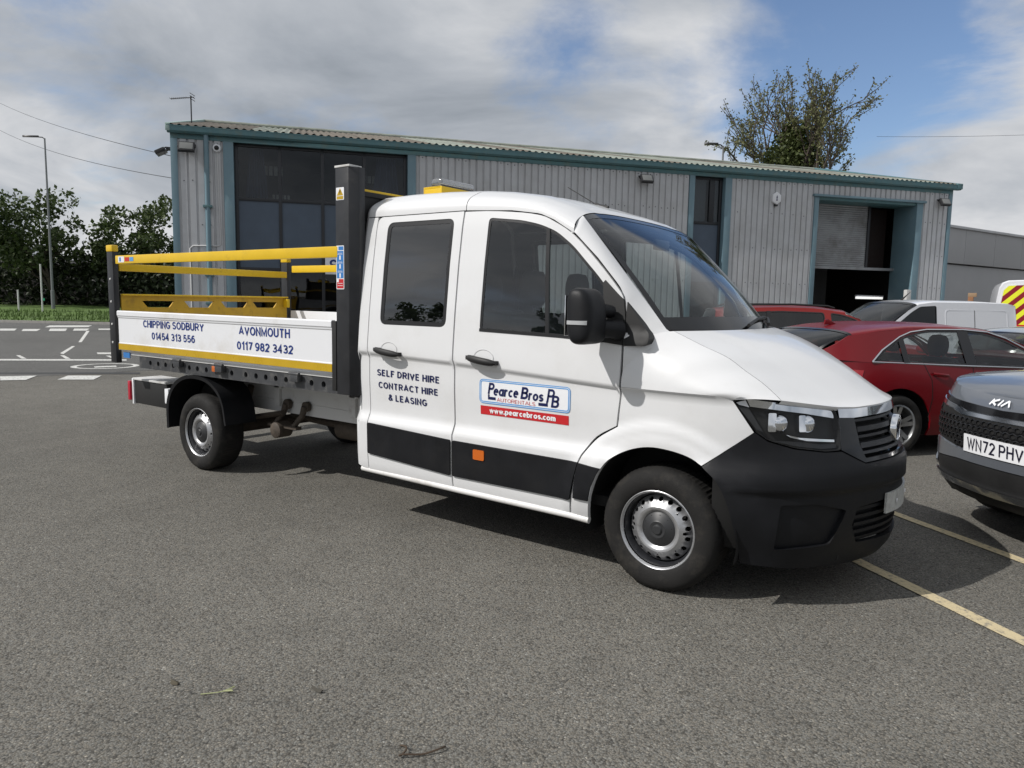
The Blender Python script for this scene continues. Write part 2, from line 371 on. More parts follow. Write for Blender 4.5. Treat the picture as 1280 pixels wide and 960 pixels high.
# ------------------------------------------------------------------ bold sign lettering drawn as strokes of even width
def _arc(cx, cy, rx, ry, a0, a1, n=12): return [(cx+rx*math.cos(math.radians(lerp(a0, a1, i/n))), cy+ry*math.sin(math.radians(lerp(a0, a1, i/n)))) for i in range(n+1)]
GL = {
'I': [[(0, 0), (0, 1)]], 'L': [[(0, 1), (0, 0), (.5, 0)]], 'E': [[(.52, 1), (0, 1), (0, 0), (.54, 0)], [(0, .53), (.47, .53)]], 'F': [[(.52, 1), (0, 1), (0, 0)], [(0, .5), (.43, .5)]],
'H': [[(0, 0), (0, 1)], [(.6, 0), (.6, 1)], [(0, .52), (.6, .52)]], 'T': [[(0, 1), (.62, 1)], [(.31, 1), (.31, 0)]], 'N': [[(0, 0), (0, 1), (.6, 0), (.6, 1)]], 'M': [[(0, 0), (0, 1), (.38, .08), (.76, 1), (.76, 0)]],
'V': [[(0, 1), (.34, 0), (.68, 1)]], 'W': [[(0, 1), (.23, 0), (.47, .95), (.71, 0), (.94, 1)]], 'A': [[(0, 0), (.36, 1), (.72, 0)], [(.13, .30), (.59, .30)]], 'Y': [[(0, 1), (.33, .44), (.66, 1)], [(.33, .44), (.33, 0)]],
'U': [[(0, 1)]+_arc(.30, .30, .30, .30, 180, 360)+[(.6, 1)]], 'O': [_arc(.37, .5, .37, .5, 90, 450, 28)], '0': [_arc(.26, .5, .26, .5, 90, 450, 28)], 'C': [_arc(.36, .5, .36, .5, 42, 318, 22)],
'G': [_arc(.37, .5, .37, .5, 45, 325, 22)+[(.70, .44), (.40, .44)]], 'D': [[(0, 0), (0, 1), (.22, 1)]+_arc(.22, .5, .40, .5, 90, -90, 16)+[(0, 0)]], 'P': [[(0, 0), (0, 1), (.32, 1)]+_arc(.32, .73, .25, .27, 90, -90)+[(0, .46)]],
'R': [[(0, 0), (0, 1), (.34, 1)]+_arc(.34, .735, .25, .265, 90, -90)+[(0, .47)], [(.30, .47), (.62, 0)]], 'B': [[(0, .53), (.32, .53)]+_arc(.32, .765, .22, .235, -90, 90)+[(0, 1), (0, 0), (.34, 0)]+_arc(.34, .265, .25, .265, -90, 90)],
'S': [_arc(.29, .75, .26, .25, 25, 250, 14)+_arc(.29, .25, .28, .25, 70, -160, 14)], '&': [[(.70, 0), (.17, .64)]+_arc(.31, .82, .16, .18, 190, -30, 10)+[(.36, .62), (.12, .42)]+_arc(.25, .23, .25, .23, 150, 330, 10)+[(.64, .42)]],
'1': [[(.02, .74), (.27, 1), (.27, 0)]], '2': [_arc(.27, .73, .26, .27, 170, -15, 10)+[(.02, 0), (.55, 0)]], '3': [_arc(.25, .75, .25, .25, 155, -80, 10)+_arc(.25, .26, .28, .26, 80, -155, 10)], '4': [[(.42, 0), (.42, 1), (0, .27), (.58, .27)]],
'5': [[(.50, 1), (.10, 1), (.05, .52)]+_arc(.26, .32, .28, .32, 125, -150, 12)], '6': [_arc(.28, .32, .27, .32, 90, 450, 18), _arc(.36, .40, .35, .60, 65, 185, 10)], '7': [[(0, 1), (.54, 1), (.20, 0)]], '8': [_arc(.27, .755, .22, .245, 90, 450, 16), _arc(.27, .26, .27, .26, 90, 450, 16)],
'9': [_arc(.26, .68, .27, .32, 90, 450, 18), _arc(.18, .60, .35, .60, 245, 365, 10)],
'a': [_arc(.24, .33, .24, .33, 0, 360, 18), [(.48, .66), (.48, 0)]], 'e': [[(.02, .36), (.48, .36)]+_arc(.25, .33, .24, .33, 8, 315, 16)], 'c': [_arc(.25, .33, .25, .33, 50, 310, 14)], 'o': [_arc(.26, .33, .26, .33, 90, 450, 18)], 'r': [[(0, 0), (0, .66)], _arc(.20, .42, .20, .24, 180, 60, 8)],
's': [_arc(.21, .49, .19, .17, 30, 245, 10)+_arc(.21, .17, .21, .17, 65, -150, 10)], 'w': [[(0, .66), (.18, 0), (.36, .60), (.54, 0), (.72, .66)]], 'p': [[(0, -.30), (0, .66)], _arc(.24, .33, .24, .33, 0, 360, 18)], 'b': [[(0, 0), (0, 1)], _arc(.24, .33, .24, .33, 0, 360, 18)],
'm': [[(0, 0), (0, .66)], [(0, .40)]+_arc(.18, .46, .18, .20, 180, 0, 8)+[(.36, 0)], [(.36, .40)]+_arc(.54, .46, .18, .20, 180, 0, 8)+[(.72, 0)]], '.': [[(0, 0), (0, .02)]]}
def sign_mb(s, box, fn, th=.225, slant=0.0, gap=.10, slope=0.0, space=.36, dip=False):
    """words of stroke letters fitted into box (u0, u1, v0, v1); th = stroke width as a share of the letter height"""
    u0, u1, v0, v1 = box; x = 0; words = [[]]
    for ch in s:
        if ch == ' ': x += space; words.append([]); continue
        g = GL[ch]; w = max(p[0] for st in g for p in st); words[-1].append((x, g)); x += w+th+gap
    W_ = x-gap; lo = -.30 if dip else 0.0
    ky = (v1-v0)/(1+th); out = []
    for wd in words:
        mb = MB(); lev = 0
        for x0, g in wd:
            for st in g:
                st = [p for i_, p in enumerate(st) if i_ == 0 or math.dist(p, st[i_-1]) > 1e-4]; P_ = [Vector((x0+th/2+a, th/2+b)) for a, b in st]; closed = (P_[0]-P_[-1]).length < 1e-6; n = len(P_); h = th/2
                if not closed and len(st) < 9: pass
                L_, R_ = [], []
                for i in range(n):
                    a = P_[i-1] if i else (P_[-2] if closed else None); b = P_[i+1] if i < n-1 else (P_[1] if closed else None)
                    d0 = (P_[i]-a).normalized() if a is not None else None; d1 = (b-P_[i]).normalized() if b is not None else None
                    if d0 is None: d0 = d1
                    if d1 is None: d1 = d0
                    n0, n1 = Vector((-d0.y, d0.x)), Vector((-d1.y, d1.x)); m = n0+n1
                    m = m.normalized() if m.length > .15 else n0
                    k = h/max(.42, m.dot(n0)); p = P_[i]
                    if not closed and i == 0 and abs(d1.x) < .25*abs(d1.y) or (not closed and i == n-1 and abs(d0.x) < .25*abs(d0.y)): p = p+(-d1 if i == 0 else d0)*h
                    L_.append(p+m*k); R_.append(p-m*k)
                lev += 1
                def mp(p): return fn(u0+(p.x+slant*p.y)/(W_+slant)*(u1-u0), v0+p.y*ky+slope*p.x/W_, .00025*(lev % 6))
                mb.grid([[mp(p) for p in L_], [mp(p) for p in R_]])
        out.append(mb)
    return out
# ------------------------------------------------------------------ shared materials
M = {}
M['white'] = mat('white_paint', (.70, .705, .71), .32, coat=.55, dirt=(.60, .595, .58), dscale=2.2, dlo=.50, dhi=.95)
M['whitelow'] = mat('white_paint_road_film', (.74, .735, .72), .4, coat=.2, dirt=(.36, .33, .29), dscale=5, dlo=.52, dhi=.85)
M['gap'] = mat('panel_gap_black', (.006, .006, .006), .8)
M['plastic'] = mat('grained_dark_plastic', (.0075, .008, .0098), .50, var=.25, vscale=5, bump=.12, bscale=420, spec=.27, dirt=(.016, .0155, .015), dscale=3, dlo=.52, dhi=.9)
M['blackgloss'] = mat('gloss_black', (.008, .008, .009), .14, coat=.25, spec=.4)
M['clearind'] = mat('clear_indicator_lens', (.42, .43, .44), .2, coat=.3)
M['blackmatt'] = mat('matt_black', (.012, .012, .012), .6, var=.2)
M['rubber'] = mat('tyre_rubber', (.013, .0125, .012), .78, var=.25, vscale=14, bump=.2, bscale=160, spec=.3, dirt=(.042, .038, .032), dscale=9, dlo=.50, dhi=.8)
M['seal'] = mat('rubber_seal', (.012, .012, .013), .35)
M['steel'] = mat('silver_wheel_paint', (.46, .465, .475), .34, metal=.7, dirt=(.09, .075, .06), dscale=11, dlo=.54, dhi=.85)
M['hubcap'] = mat('grey_hub_plastic', (.028, .029, .031), .45, var=.15)
M['chrome'] = mat('chrome', (.82, .83, .85), .06, metal=1)
M['galv'] = mat('pale_grey_chassis_paint', (.62, .62, .61), .5, dirt=(.30, .27, .23), dscale=6, dlo=.55, dhi=.85)
M['wornrail'] = mat('worn_grey_bed_rail', (.040, .042, .046), .5, var=.3, vscale=6, dirt=(.16, .155, .145), dscale=9, dlo=.50, dhi=.80)
M['darksteel'] = mat('dark_grey_powder_coat', (.017, .018, .021), .42, var=.2, vscale=9, dirt=(.05, .047, .042), dscale=7, dlo=.55, dhi=.9)
M['rust'] = mat('worn_underbody_steel', (.07, .055, .042), .7, var=.4, vscale=20, bump=.3)
M['yellow'] = mat('yellow_powder_coat', (.72, .47, .015), .38, var=.06, dirt=(.42, .27, .03), dscale=7, dlo=.56, dhi=.95)
M['yellowdull'] = mat('dull_yellow_tailboard_paint', (.52, .31, .012), .5, var=.12, dirt=(.20, .12, .02), dscale=9, dlo=.52, dhi=.8)
M['mustard'] = mat('mustard_reflective_strip', (.50, .32, .012), .3, var=.08)
M['bedwhite'] = mat('white_aluminium_dropside', (.74, .75, .77), .38, dirt=(.55, .52, .47), dscale=2.5, dlo=.5, dhi=.9)
M['blue'] = mat('navy_vinyl', (.012, .035, .19), .35)
M['navy'] = mat('dark_navy_vinyl', (.007, .012, .075), .35)
M['ltblue'] = mat('light_blue_vinyl', (.10, .32, .66), .35)
M['red'] = mat('red_vinyl', (.52, .02, .025), .35)
M['vinylwhite'] = mat('white_vinyl', (.80, .81, .83), .3)
M['stblue'] = mat('sticker_blue', (.04, .19, .50), .35)
M['amber'] = mat('amber_lens', (.55, .12, .01), .15, coat=.5)
M['redlens'] = mat('red_lens', (.45, .008, .03), .12, coat=.6)
M['seat'] = mat('dark_seat_cloth', (.03, .03, .033), .85, var=.3, vscale=40, bump=.2, bscale=300)
M['dash'] = mat('dashboard_plastic', (.028, .028, .03), .6, var=.2)
M['lens'] = glass('clear_lens', (.95, .96, .97), .01, 1.28, wavy=0)
M['glass'] = glass('cab_glass', (.76, .81, .80), .008, 1.85)
M['privacy'] = glass('privacy_glass', (.55, .60, .59), .008, 2.1)
M['screen'] = glass('windscreen_glass', (.70, .76, .75), .01, 1.5, .0)
M['beacon'] = glass('beacon_lens', (.55, .56, .56), .15, 1.5, .30)
M['lensind'] = M['chrome']
M['plateback'] = mat('shaded_white_plate', (.50, .51, .49), .4, dirt=(.26, .25, .24), dscale=26, dlo=.45, dhi=.75)  # base greyed to paint in the shade on the plate, plus random dirt

# ------------------------------------------------------------------ the tipper truck (x forward, y to its left, origin under the front axle)
truck = thing('tipper_truck', 'white double cab tipper truck with yellow side rails and blue hire lettering', 'tipper truck', (0, 0, 0))
CR = (1.165, 1.195)
def crow(zz): return lambda s: pw(zz, [(.765, .765), (1.195, pw(plan(s)[0][0], WAIST)), (1.40, 1.40)])
ROWS = [.345, .37, .41, .47, .53, .60, .66, .69, .705, .725, .745, .765, .785, .80, .87, .94]+[crow(z) for z in (1.0, 1.06, 1.12, 1.158, 1.166, 1.18, 1.194, 1.203, 1.225, 1.26, 1.30, 1.35)]+[1.40, 1.45, 1.5, 1.56, 1.64, 1.72, 1.8, 1.88, 1.96, 2.03, 2.08, 2.12]
def panel(name, poly, m, e=0.0, sp=.055, holes=(), lip=.018, parent=truck, both=True, rows=ROWS, smooth=50):
    """body panel on the right-hand flank, and its mirror on the left"""
    mb = cdt(poly, lambda s, z, d: TP(s, z, e+d), sp, rows, holes, lip, edge_sp=.035)
    a = mb.build(name, m, parent if not isinstance(parent, tuple) else parent[0], smooth=smooth)
    b = None
    if both: b = mb.build(name, m, parent if not isinstance(parent, tuple) else parent[1], smooth=smooth, mirror=True)
    return (a, b) if both else a
G = .004
def cat(pts, n=4):
    e = [tuple(2*a-b for a, b in zip(pts[0], pts[1]))]+list(pts)+[tuple(2*a-b for a, b in zip(pts[-1], pts[-2]))]
    return [_cr(e[i], e[i+1], e[i+2], e[i+3], k/n) for i in range(len(pts)-1) for k in range(n)]+[tuple(pts[-1])]
rwin = rnd([(-2.128, 1.400), (-1.520, 1.400), (-1.522, 2.105), (-2.128, 2.105)], .055, 6)
fwin = rnd([(-1.238, 1.390), (-.635, 1.376), (-.245, 1.352), (-.262, 1.52), (-.300, 1.597), (-.428, 1.738), (-.598, 1.902), (-.723, 1.990), (-.847, 2.037), (-.988, 2.068), (-1.238, 2.095)], [.03, 0, .02, .02, .02, .05, .05, .05, .05, .05, .03], 4)
topg = cat([(-2.2, 2.147), (-1.423, 2.147), (-1.07, 2.126), (-.856, 2.095), (-.747, 2.052), (-.606, 1.971), (-.436, 1.818), (-.293, 1.665), (-.252, 1.600), (-.236, 1.50), (-.233, 1.349), (-.236, 1.12), (-.258, .893)], 3)
archg = cat([(-.258, .893), (-.383, .818), (-.449, .735), (-.499, .62), (-.518, .507), (-.541, .346)], 4)
rear_poly = rnd([(-2.242, .346), (-1.449-G, .346), (-1.449-G, 2.147), (-2.232, 2.147)], [.02, .005, .005, .05])
front_poly = [(-1.449+G, .346), (-.541, .346)]+archg[::-1][1:]+[p for p in topg[::-1][1:] if p[0] > -1.40]+[(-1.449+G, 2.147)]
front_poly = inset(front_poly, G)
rdoor = panel('rear_door', rear_poly, M['white'], holes=[rwin])
fdoor = panel('front_door', front_poly, M['white'], holes=[fwin])
fdoor[0]['label'] = 'front door with company sign above a red web address strip'
rdoor[0]['label'] = 'rear door with three lines of navy lettering'
# rear quarter strip behind the rear door, shell behind the gaps, sill
panel('rear_quarter', [(-2.335, .37), (-2.242-2*G, .346), (-2.232-2*G, 2.147), (-2.335, 2.147)], M['white'], sp=.04, lip=.03)
out = [(-2.32, .33), (-.42, .33), (-.40, .47), (-.355, .605), (-.28, .708), (-.17, .774), (-.05, .807), (.06, .806), (.174, .784), (.253, .752), (.50, .94), (.39, 1.07), (.1, 1.09), (-.19, 1.10), (-.205, 1.36), (-.222, 1.56), (-.30, 1.69), (-.44, 1.845), (-.606, 1.99), (-.747, 2.08), (-.86, 2.12), (-1.07, 2.15), (-2.32, 2.17)]
panel('cab_inner_shell', out, M['gap'], e=-.036, sp=.09, holes=[inset(rwin, -.012), inset(fwin, -.012)], lip=0, rows=None)
for sgn in (1, -1):
    mb = MB(); mb.tube([(-2.33, -.965*sgn, .345), (-1.4, -.972*sgn, .335), (-.55, -.972*sgn, .330), (-.42, -.968*sgn, .322)], .022, 8)
    mb.build('sill_rail', M['whitelow'], truck, smooth=60)
# windows: seal ring and pane
for nm, poly, par, gm in (('rear', rwin, rdoor, 'privacy'), ('front', fwin, fdoor, 'glass')):
    w = .030 if nm == 'rear' else .017
    panel('window_seal', poly, M['seal'], e=-.004, sp=0, holes=[inset(poly, w)], lip=.01, parent=par, rows=None)
    panel('window_pane', inset(poly, w-.004), M[gm], e=-.007, sp=.07, lip=0, parent=par, rows=[1.42, 1.5, 1.6, 1.7, 1.8, 1.9, 2.0, 2.06])
panel('window_divider', [(-.742, 1.383), (-.716, 1.383), (-.772, 2.008), (-.797, 2.018)], M['seal'], e=.001, sp=.05, lip=.012, parent=fdoor, rows=None)
panel('waist_weatherstrip', [(-1.238, 1.386), (-.635, 1.372), (-.36, 1.358), (-.36, 1.376), (-.635, 1.391), (-1.238, 1.405)], M['seal'], e=.003, sp=.05, lip=.01, parent=fdoor, rows=None)
# dark rubbing panels along the bottom of doors and wing
panel('rubbing_panel', rnd([(-2.238, .475), (-1.458, .43), (-1.458, .668), (-2.238, .697)], .012, 3), M['plastic'], e=.012, lip=.016, parent=rdoor)
c2 = panel('rubbing_panel', rnd([(-1.44, .43), (-.532, .43), (-.505, .56), (-.478, .662), (-1.44, .668)], .012, 3), M['plastic'], e=.012, lip=.016, parent=fdoor)
panel('side_marker', rnd(rect(-1.257, -1.168, .57, .635), .01, 3), M['amber'], e=.018, sp=.03, lip=.012, both=True, rows=None, parent=fdoor)
# door handles: a grip over a scooped cup
def handle(s0, s1, z0, par):
    for mir, pa in ((False, par[0]), (True, par[1])):
        rows = []
        for i in range(11):
            t = i/10; s = s0+(s1-s0)*t; h = .019*(1-(2*abs(t-.5))**4)**.5+.004; b = .022+.030*math.sin(math.pi*t)**.7
            c = Vector(TP(s, z0-.028*t, b))
            rows.append([c+Vector((0, .017*math.cos(a), h*math.sin(a))) for a in [k*math.pi/6 for k in range(12)]])
        mb = MB(); mb.grid(rows, closed=True)
        for s in (s0+.02, s1-.02):
            p = Vector(TP(s, z0-.028*(s-s0)/(s1-s0), .0)); mb.box(p.x-.02, p.x+.02, p.y-.035, p.y+.004, p.z-.013, p.z+.013)
        mb.build('door_handle', M['blackmatt'], pa, smooth=50, mirror=mir)
        sc = (s0+s1)/2; zc_ = z0-.004
        rr = [[TP(sc+.075*k*math.cos(a), zc_+.048*k*math.sin(a)+.006, .002-.016*(1-k*k)+.0*k) for a in [j*math.pi/12 for j in range(24)]] for k in (.02, .3, .55, .8, .95, 1.04)]
        MB().grid(rr, closed=True).build('handle_cup', M['white'], pa, smooth=60, mirror=mir)
handle(-2.145, -1.905, 1.228, rdoor); handle(-1.31, -1.075, 1.222, fdoor)
# lettering and sign on the right-hand doors, mirrored places on the left keep to the same reading direction
def onside(e): return lambda u, v, d: TP(u, v, e+d)
def lettering(s, box, m, par, e=.0025, **k):
    for mb in sign_mb(s, box, onside(e), **k): mb.build('lettering', m, par, fixn=False)
lettering('SELF DRIVE HIRE', (-2.165, -1.575, 1.039, 1.085), M['navy'], rdoor[0], gap=.15, slope=-.012)
lettering('CONTRACT HIRE', (-2.152, -1.588, .952, .997), M['navy'], rdoor[0], slope=-.008, gap=.15)
lettering('& LEASING', (-2.058, -1.692, .869, .915), M['navy'], rdoor[0], slope=-.006, gap=.15)
sg = rnd(rect(-1.237, -.562, .934, 1.088), .03, 5)
cdt(sg, onside(.002), .06, None).build('sign_panel', M['vinylwhite'], fdoor[0], smooth=50)
for d0, d1 in ((0, .005), (.009, .015)):
    cdt(inset(sg, d0), onside(.0032), 0, None, [inset(sg, d1)]).build('sign_border', M['ltblue'], fdoor[0])
lettering('P', (-1.170, -1.116, .997, 1.068), M['navy'], fdoor[0], .0035, th=.24, slant=.16)
lettering('earce', (-1.128, -.930, .990, 1.053), M['navy'], fdoor[0], .0035, th=.235, slant=.14, gap=.07)
lettering('B', (-.918, -.856, .988, 1.062), M['navy'], fdoor[0], .0035, th=.235, slant=.16)
lettering('ros', (-.862, -.745, .985, 1.047), M['navy'], fdoor[0], .0035, th=.235, slant=.14, gap=.07)
lettering('P', (-.728, -.668, .985, 1.066), M['navy'], fdoor[0], .0035, th=.20, slant=.16)
lettering('B', (-.696, -.634, .957, 1.030), M['navy'], fdoor[0], .0035, th=.22, slant=.12)
for a, b, z in ((-1.168, -1.108, .970), (-.785, -.718, .968)):
    cdt(rect(a, b, z-.009, z+.009), onside(.0035), .05, None).build('logo_stroke', M['navy'], fdoor[0])
for a, z in ((-1.162, .986), (-.724, .984)): cdt(rect(a-.006, a+.006, z-.008, z+.008), onside(.0036), .05, None).build('logo_stroke', M['navy'], fdoor[0])
lettering('AUTORENTALS', (-1.098, -.808, .954, .977), M['red'], fdoor[0], .0035, th=.10)
cdt(rect(-1.230, -.573, .862, .918), onside(.002), .06, None).build('sign_strip', M['red'], fdoor[0])
lettering('www.pearcebros.com', (-1.158, -.662, .876, .911), M['vinylwhite'], fdoor[0], .0035, th=.27, gap=.05)

# ------------------------------------------------------------------ roof, pillars, windscreen
def seg(pts, t):
    L = [0]
    for a, b in zip(pts, pts[1:]): L.append(L[-1]+math.dist(a, b))
    q = t*L[-1]
    for i in range(len(pts)-1):
        if q <= L[i+1] or i == len(pts)-2:
            k = (q-L[i])/(L[i+1]-L[i]); return tuple(lerp(a, b, k) for a, b in zip(pts[i], pts[i+1]))
roof_side = [(-2.335, 2.153), (-1.449, 2.153), (-1.07, 2.132), (-.856, 2.101), (-.752, 2.060), (-.606, 1.977)]
roofc = [(-2.34, 2.348), (-2.1, 2.355), (-1.8, 2.350), (-1.5, 2.333), (-1.28, 2.310), (-1.0, 2.262), (-.75, 2.180), (-.672, 2.142)]
def roof_pt(u, v):          # u along, v -1..1 across
    sp = seg(roof_side, u); S = Vector(TP(sp[0], sp[1], 0))
    # centre line point matched by its own fraction along
    xc = lerp(-2.335, -.672, min(1, (S.x+2.335)/(2.335-.606))); C = Vector((xc, 0, pw(xc, roofc)))
    a = abs(v); n = 2.7
    k = math.sin(a*math.pi/2); h = (1-k**n)**(1/n)
    x = C.x+(S.x-C.x)*k**2.4
    z = S.z+(C.z-S.z)*h
    y = S.y*k
    rib = .010*sst(.60, .66, k)*(1-sst(.80, .90, k))*(1-.6*u)
    return (x, -y if v > 0 else y, z+rib)
def lin(a, b, n): return [a+(b-a)*i/n for i in range(n+1)]
VV = [-1+2*i/56 for i in range(57)]
for u0, u1 in ((0, .5085), (.5115, 1)):
    MB().grid([[roof_pt(lerp(u0, u1, i/26), v) for v in VV] for i in range(27)]).build('roof_panel', M['white'], truck, smooth=60)
MB().grid([[Vector(roof_pt(i/20, v))-Vector((0, 0, .02)) for v in VV[3:-3]] for i in range(21)]).build('headlining', M['gap'], truck, smooth=60)
# back of the cab: rounded edge then a flat wall
ring = [TP(-2.335, z, 0) for z in (.37, .45, .55, .7, .76, .9, 1.1, 1.2, 1.4, 1.6, 1.8, 2.0, 2.1)]+[roof_pt(0, v) for v in VV]+[(a, -b, c) for a, b, c in [TP(-2.335, z, 0) for z in (2.1, 2.0, 1.8, 1.6, 1.4, 1.2, 1.1, .9, .76, .7, .55, .45, .37)]]
def shr(d, dx): return [(p[0]-dx, p[1]*(1-d/1.0), 1.3+(p[2]-1.3)*(1-d/1.05)) for p in ring]
mb = MB(); mb.grid([shr(0, 0), shr(.006, .022), shr(.02, .040), shr(.045, .05)]); mb.add(shr(.045, .05), [tuple(range(len(ring)))])
mb.build('cab_back_wall', M['white'], truck, smooth=50)
# windscreen: Coons patch between its four edges
lo, hi = 0.0, 1.0
for _ in range(30):
    md = (lo+hi)/2
    if abs(roof_pt(1, -md)[1]) < .800: lo = md
    else: hi = md
WSK = lo; ws_corner = Vector(roof_pt(1, -WSK))+Vector((.006, 0, -.004))
def ws_left(t):
    a, b = ws_corner, Vector((-.045, -.842, 1.438)); m = (a+b)/2+Vector((.012, -.030, .014))
    return a*(1-t)**2+m*2*t*(1-t)+b*t*t
def ws_top(v):
    k = abs(v)
    # run along the roof's front edge
    lo, hi = 0.0, 1.0
    for _ in range(30):
        md = (lo+hi)/2
        if abs(roof_pt(1, -md)[1]) < .800*k: lo = md
        else: hi = md
    p = Vector(roof_pt(1, -lo)); return Vector((p.x+.006, .800*v, p.z-.004))
def ws_bot(v): return Vector((.175-.220*abs(v)**2.1, .842*v, 1.432+.006*abs(v)))
def ws(t, v):
    w = (v+1)/2
    L = ws_left(t); Rr = Vector((L.x, -L.y, L.z)); T = ws_top(v); B = ws_bot(v)
    c00, c01 = ws_left(0), ws_left(1)
    lin = (L*(1-w)+Rr*w)+(T*(1-t)+B*t)
    bl = (c00*(1-w)+Vector((c00.x, -c00.y, c00.z))*w)*(1-t)+(c01*(1-w)+Vector((c01.x, -c01.y, c01.z))*w)*t
    return lin-bl+Vector((.06, 0, .055))*math.sin(math.pi*t)*(1-.75*v*v)*.55
def wsn(t, v, e):
    a = ws(min(1, t+.01), v)-ws(max(0, t-.01), v); b = ws(t, min(1, v+.01))-ws(t, max(-1, v-.01))
    return ws(t, v)+b.cross(a).normalized()*-e if False else ws(t, v)+a.cross(b).normalized()*e*(1 if a.cross(b).x > 0 else -1)
def lin(a, b, n): return [a+(b-a)*i/n for i in range(n+1)]
MB().grid([[wsn(t, v, -.004) for v in lin(-.97, .97, 36)] for t in lin(.03, .93, 24)]).build('windscreen', M['screen'], truck, smooth=60)
mb = MB()
mb.grid([[wsn(t, v, -.002) for v in lin(-1, -.955, 2)] for t in lin(0, 1, 24)])
mb.grid([[wsn(t, v, -.002) for v in lin(.955, 1, 2)] for t in lin(0, 1, 24)])
mb.grid([[wsn(t, v, -.002) for v in lin(-.955, .955, 30)] for t in lin(0, .045, 2)])
mb.grid([[wsn(t, v, -.002) for v in lin(-.955, .955, 30)] for t in lin(.905, 1, 3)])
mb.build('windscreen_border', M['blackgloss'], truck, smooth=60)
# A pillars between the door gap and the windscreen edge
pout = [(-.600, 1.979), (-.430, 1.828), (-.287, 1.675), (-.244, 1.604), (-.227, 1.50), (-.224, 1.36)]
for mir in (False, True):
    rows = []
    s = seg(pout, 0); O = Vector(TP(s[0], s[1], 0))+Vector((-.05, .012, -.004)); I = ws_left(0)+Vector((-.06, .0, -.008)); mid = (O+I)/2+Vector((-.0, -.022, .010))
    rows.append([O+Vector((0, .02, -.004))]+[O*(1-k)**2+mid*2*k*(1-k)+I*k*k for k in lin(0, 1, 8)])
    for i in range(25):
        t = i/24; s = seg(pout, t); O = Vector(TP(s[0], s[1], 0)); I = ws_left(min(1, t*1.02))+Vector((0, 0, .003))
        mid = (O+I)/2+Vector((.012, -.022, .012))
        if i == 0: mid = (O+I)/2+Vector((.0, -.028, .018))
        rows.append([O+Vector((0, .02, -.004))]+[O*(1-k)**2+mid*2*k*(1-k)+I*k*k for k in lin(0, 1, 8)])
    O2, I2 = Vector(TP(-.222, 1.24, 0)), Vector((.05, -.83, 1.385)); m2_ = (O2+I2)/2+Vector((.02, -.05, .06)); rows.append([O2+Vector((0, .02, 0))]+[O2*(1-k)**2+m2_*2*k*(1-k)+I2*k*k for k in lin(0, 1, 8)])
    O3, I3 = Vector(TP(-.2225, 1.124, -.003)), Vector((.0, -.86, 1.25)); rows.append([O3+Vector((0, .02, 0))]+[O3.lerp(I3, k) for k in lin(0, 1, 8)])
    MB().grid(rows).build('windscreen_pillar', M['white'], truck, smooth=60, mirror=mir)
# black sail panel at the foot of the pillar
sail_d = [(-.345, 1.36), (-.2335, 1.349), (-.2345, 1.50), (-.252, 1.598), (-.285, 1.625), (-.372, 1.705), (-.385, 1.69)]
panel('mirror_sail', sail_d, M['blackmatt'], e=.006, sp=.04, lip=.014, parent=fdoor, rows=None)

panel('mirror_sail', [(-.2305, 1.585), (-.075, 1.392), (-.085, 1.362), (-.115, 1.350), (-.2305, 1.346)], M['blackmatt'], e=.004, sp=.04, lip=.07, rows=None)
# ------------------------------------------------------------------ bonnet, wings
gapl = [(.0, -.835, 1.432), (.158, -.815, 1.360), (.291, -.80, 1.304), (.387, -.795, 1.240), (.474, -.80, 1.188), (.545, -.81, 1.137), (.590, -.835, 1.106)]
bonc = [(.195, 0, 1.436), (.37, 0, 1.382), (.57, 0, 1.290), (.72, 0, 1.205), (.84, 0, 1.125), (.925, 0, 1.070), (.975, 0, 1.045)]
def smooth_pts(p, n):
    out = []
    e = [tuple(2*a-b for a, b in zip(p[0], p[1]))]+list(p)+[tuple(2*a-b for a, b in zip(p[-1], p[-2]))]
    for i in range(n+1):
        q = i/n*(len(p)-1); k = min(int(q), len(p)-2); out.append(Vector(_cr(e[k], e[k+1], e[k+2], e[k+3], q-k)))
    return out
NB = 28
gl_ = smooth_pts(gapl, NB); bc_ = smooth_pts(bonc, NB)
FZ = [(.60, 1.106), (.845, 1.078), (1.0, 1.060), (1.16, 1.052), (1.634, 1.058)]
def bon_front(w):            # w 0 at the gap, 1 at the centre
    s = lerp(.625, SMAX, w); return Vector(TP(s, pw(s, FZ)+.004, .006))
def bon_rear(w): 
    v = -(1-w); p = ws_bot(v*.99); return Vector((p.x+.02, p.y, p.z+.004-.010*abs(v)))
bc_ = [p+(bon_front(1)-bc_[NB])*(i/NB)**2+(bon_rear(1)-bc_[0])*(1-i/NB)**2 for i, p in enumerate(bc_)]
def bon(i, w):
    t = i/NB; L, C = gl_[i], bc_[i]
    gl0, gl1 = gl_[0], gl_[NB]
    Rr, Fr = bon_rear(w)+(gl0-bon_rear(0))*(1-w), bon_front(w)+(gl1-bon_front(0))*(1-w)
    p = (L*(1-w)+C*w)+(Rr*(1-t)+Fr*t)-((gl0*(1-w)+bc_[0]*w)*(1-t)+(gl1*(1-w)+bc_[NB]*w)*t)
    k = min(1, 4*t*(1-t))**.6
    p.z += ((C.z-L.z)*1.1+.012)*(w-w*w)*k
    edge = lerp(.60, .42, t); p.z += .009*(1-sst(edge-.05, edge+.05, abs(p.y)))*k
    return p
rows = []
for i in range(NB+1):
    half = [bon(i, w) for w in lin(0, 1, 26)]
    rows.append(half+[Vector((p.x, -p.y, p.z)) for p in half[-2::-1]])
lipr = [p+Vector((-.012, 0, -.020)) for p in rows[-1]]
rows.append(lipr)
MB().grid(rows).build('bonnet', M['white'], truck, smooth=70)
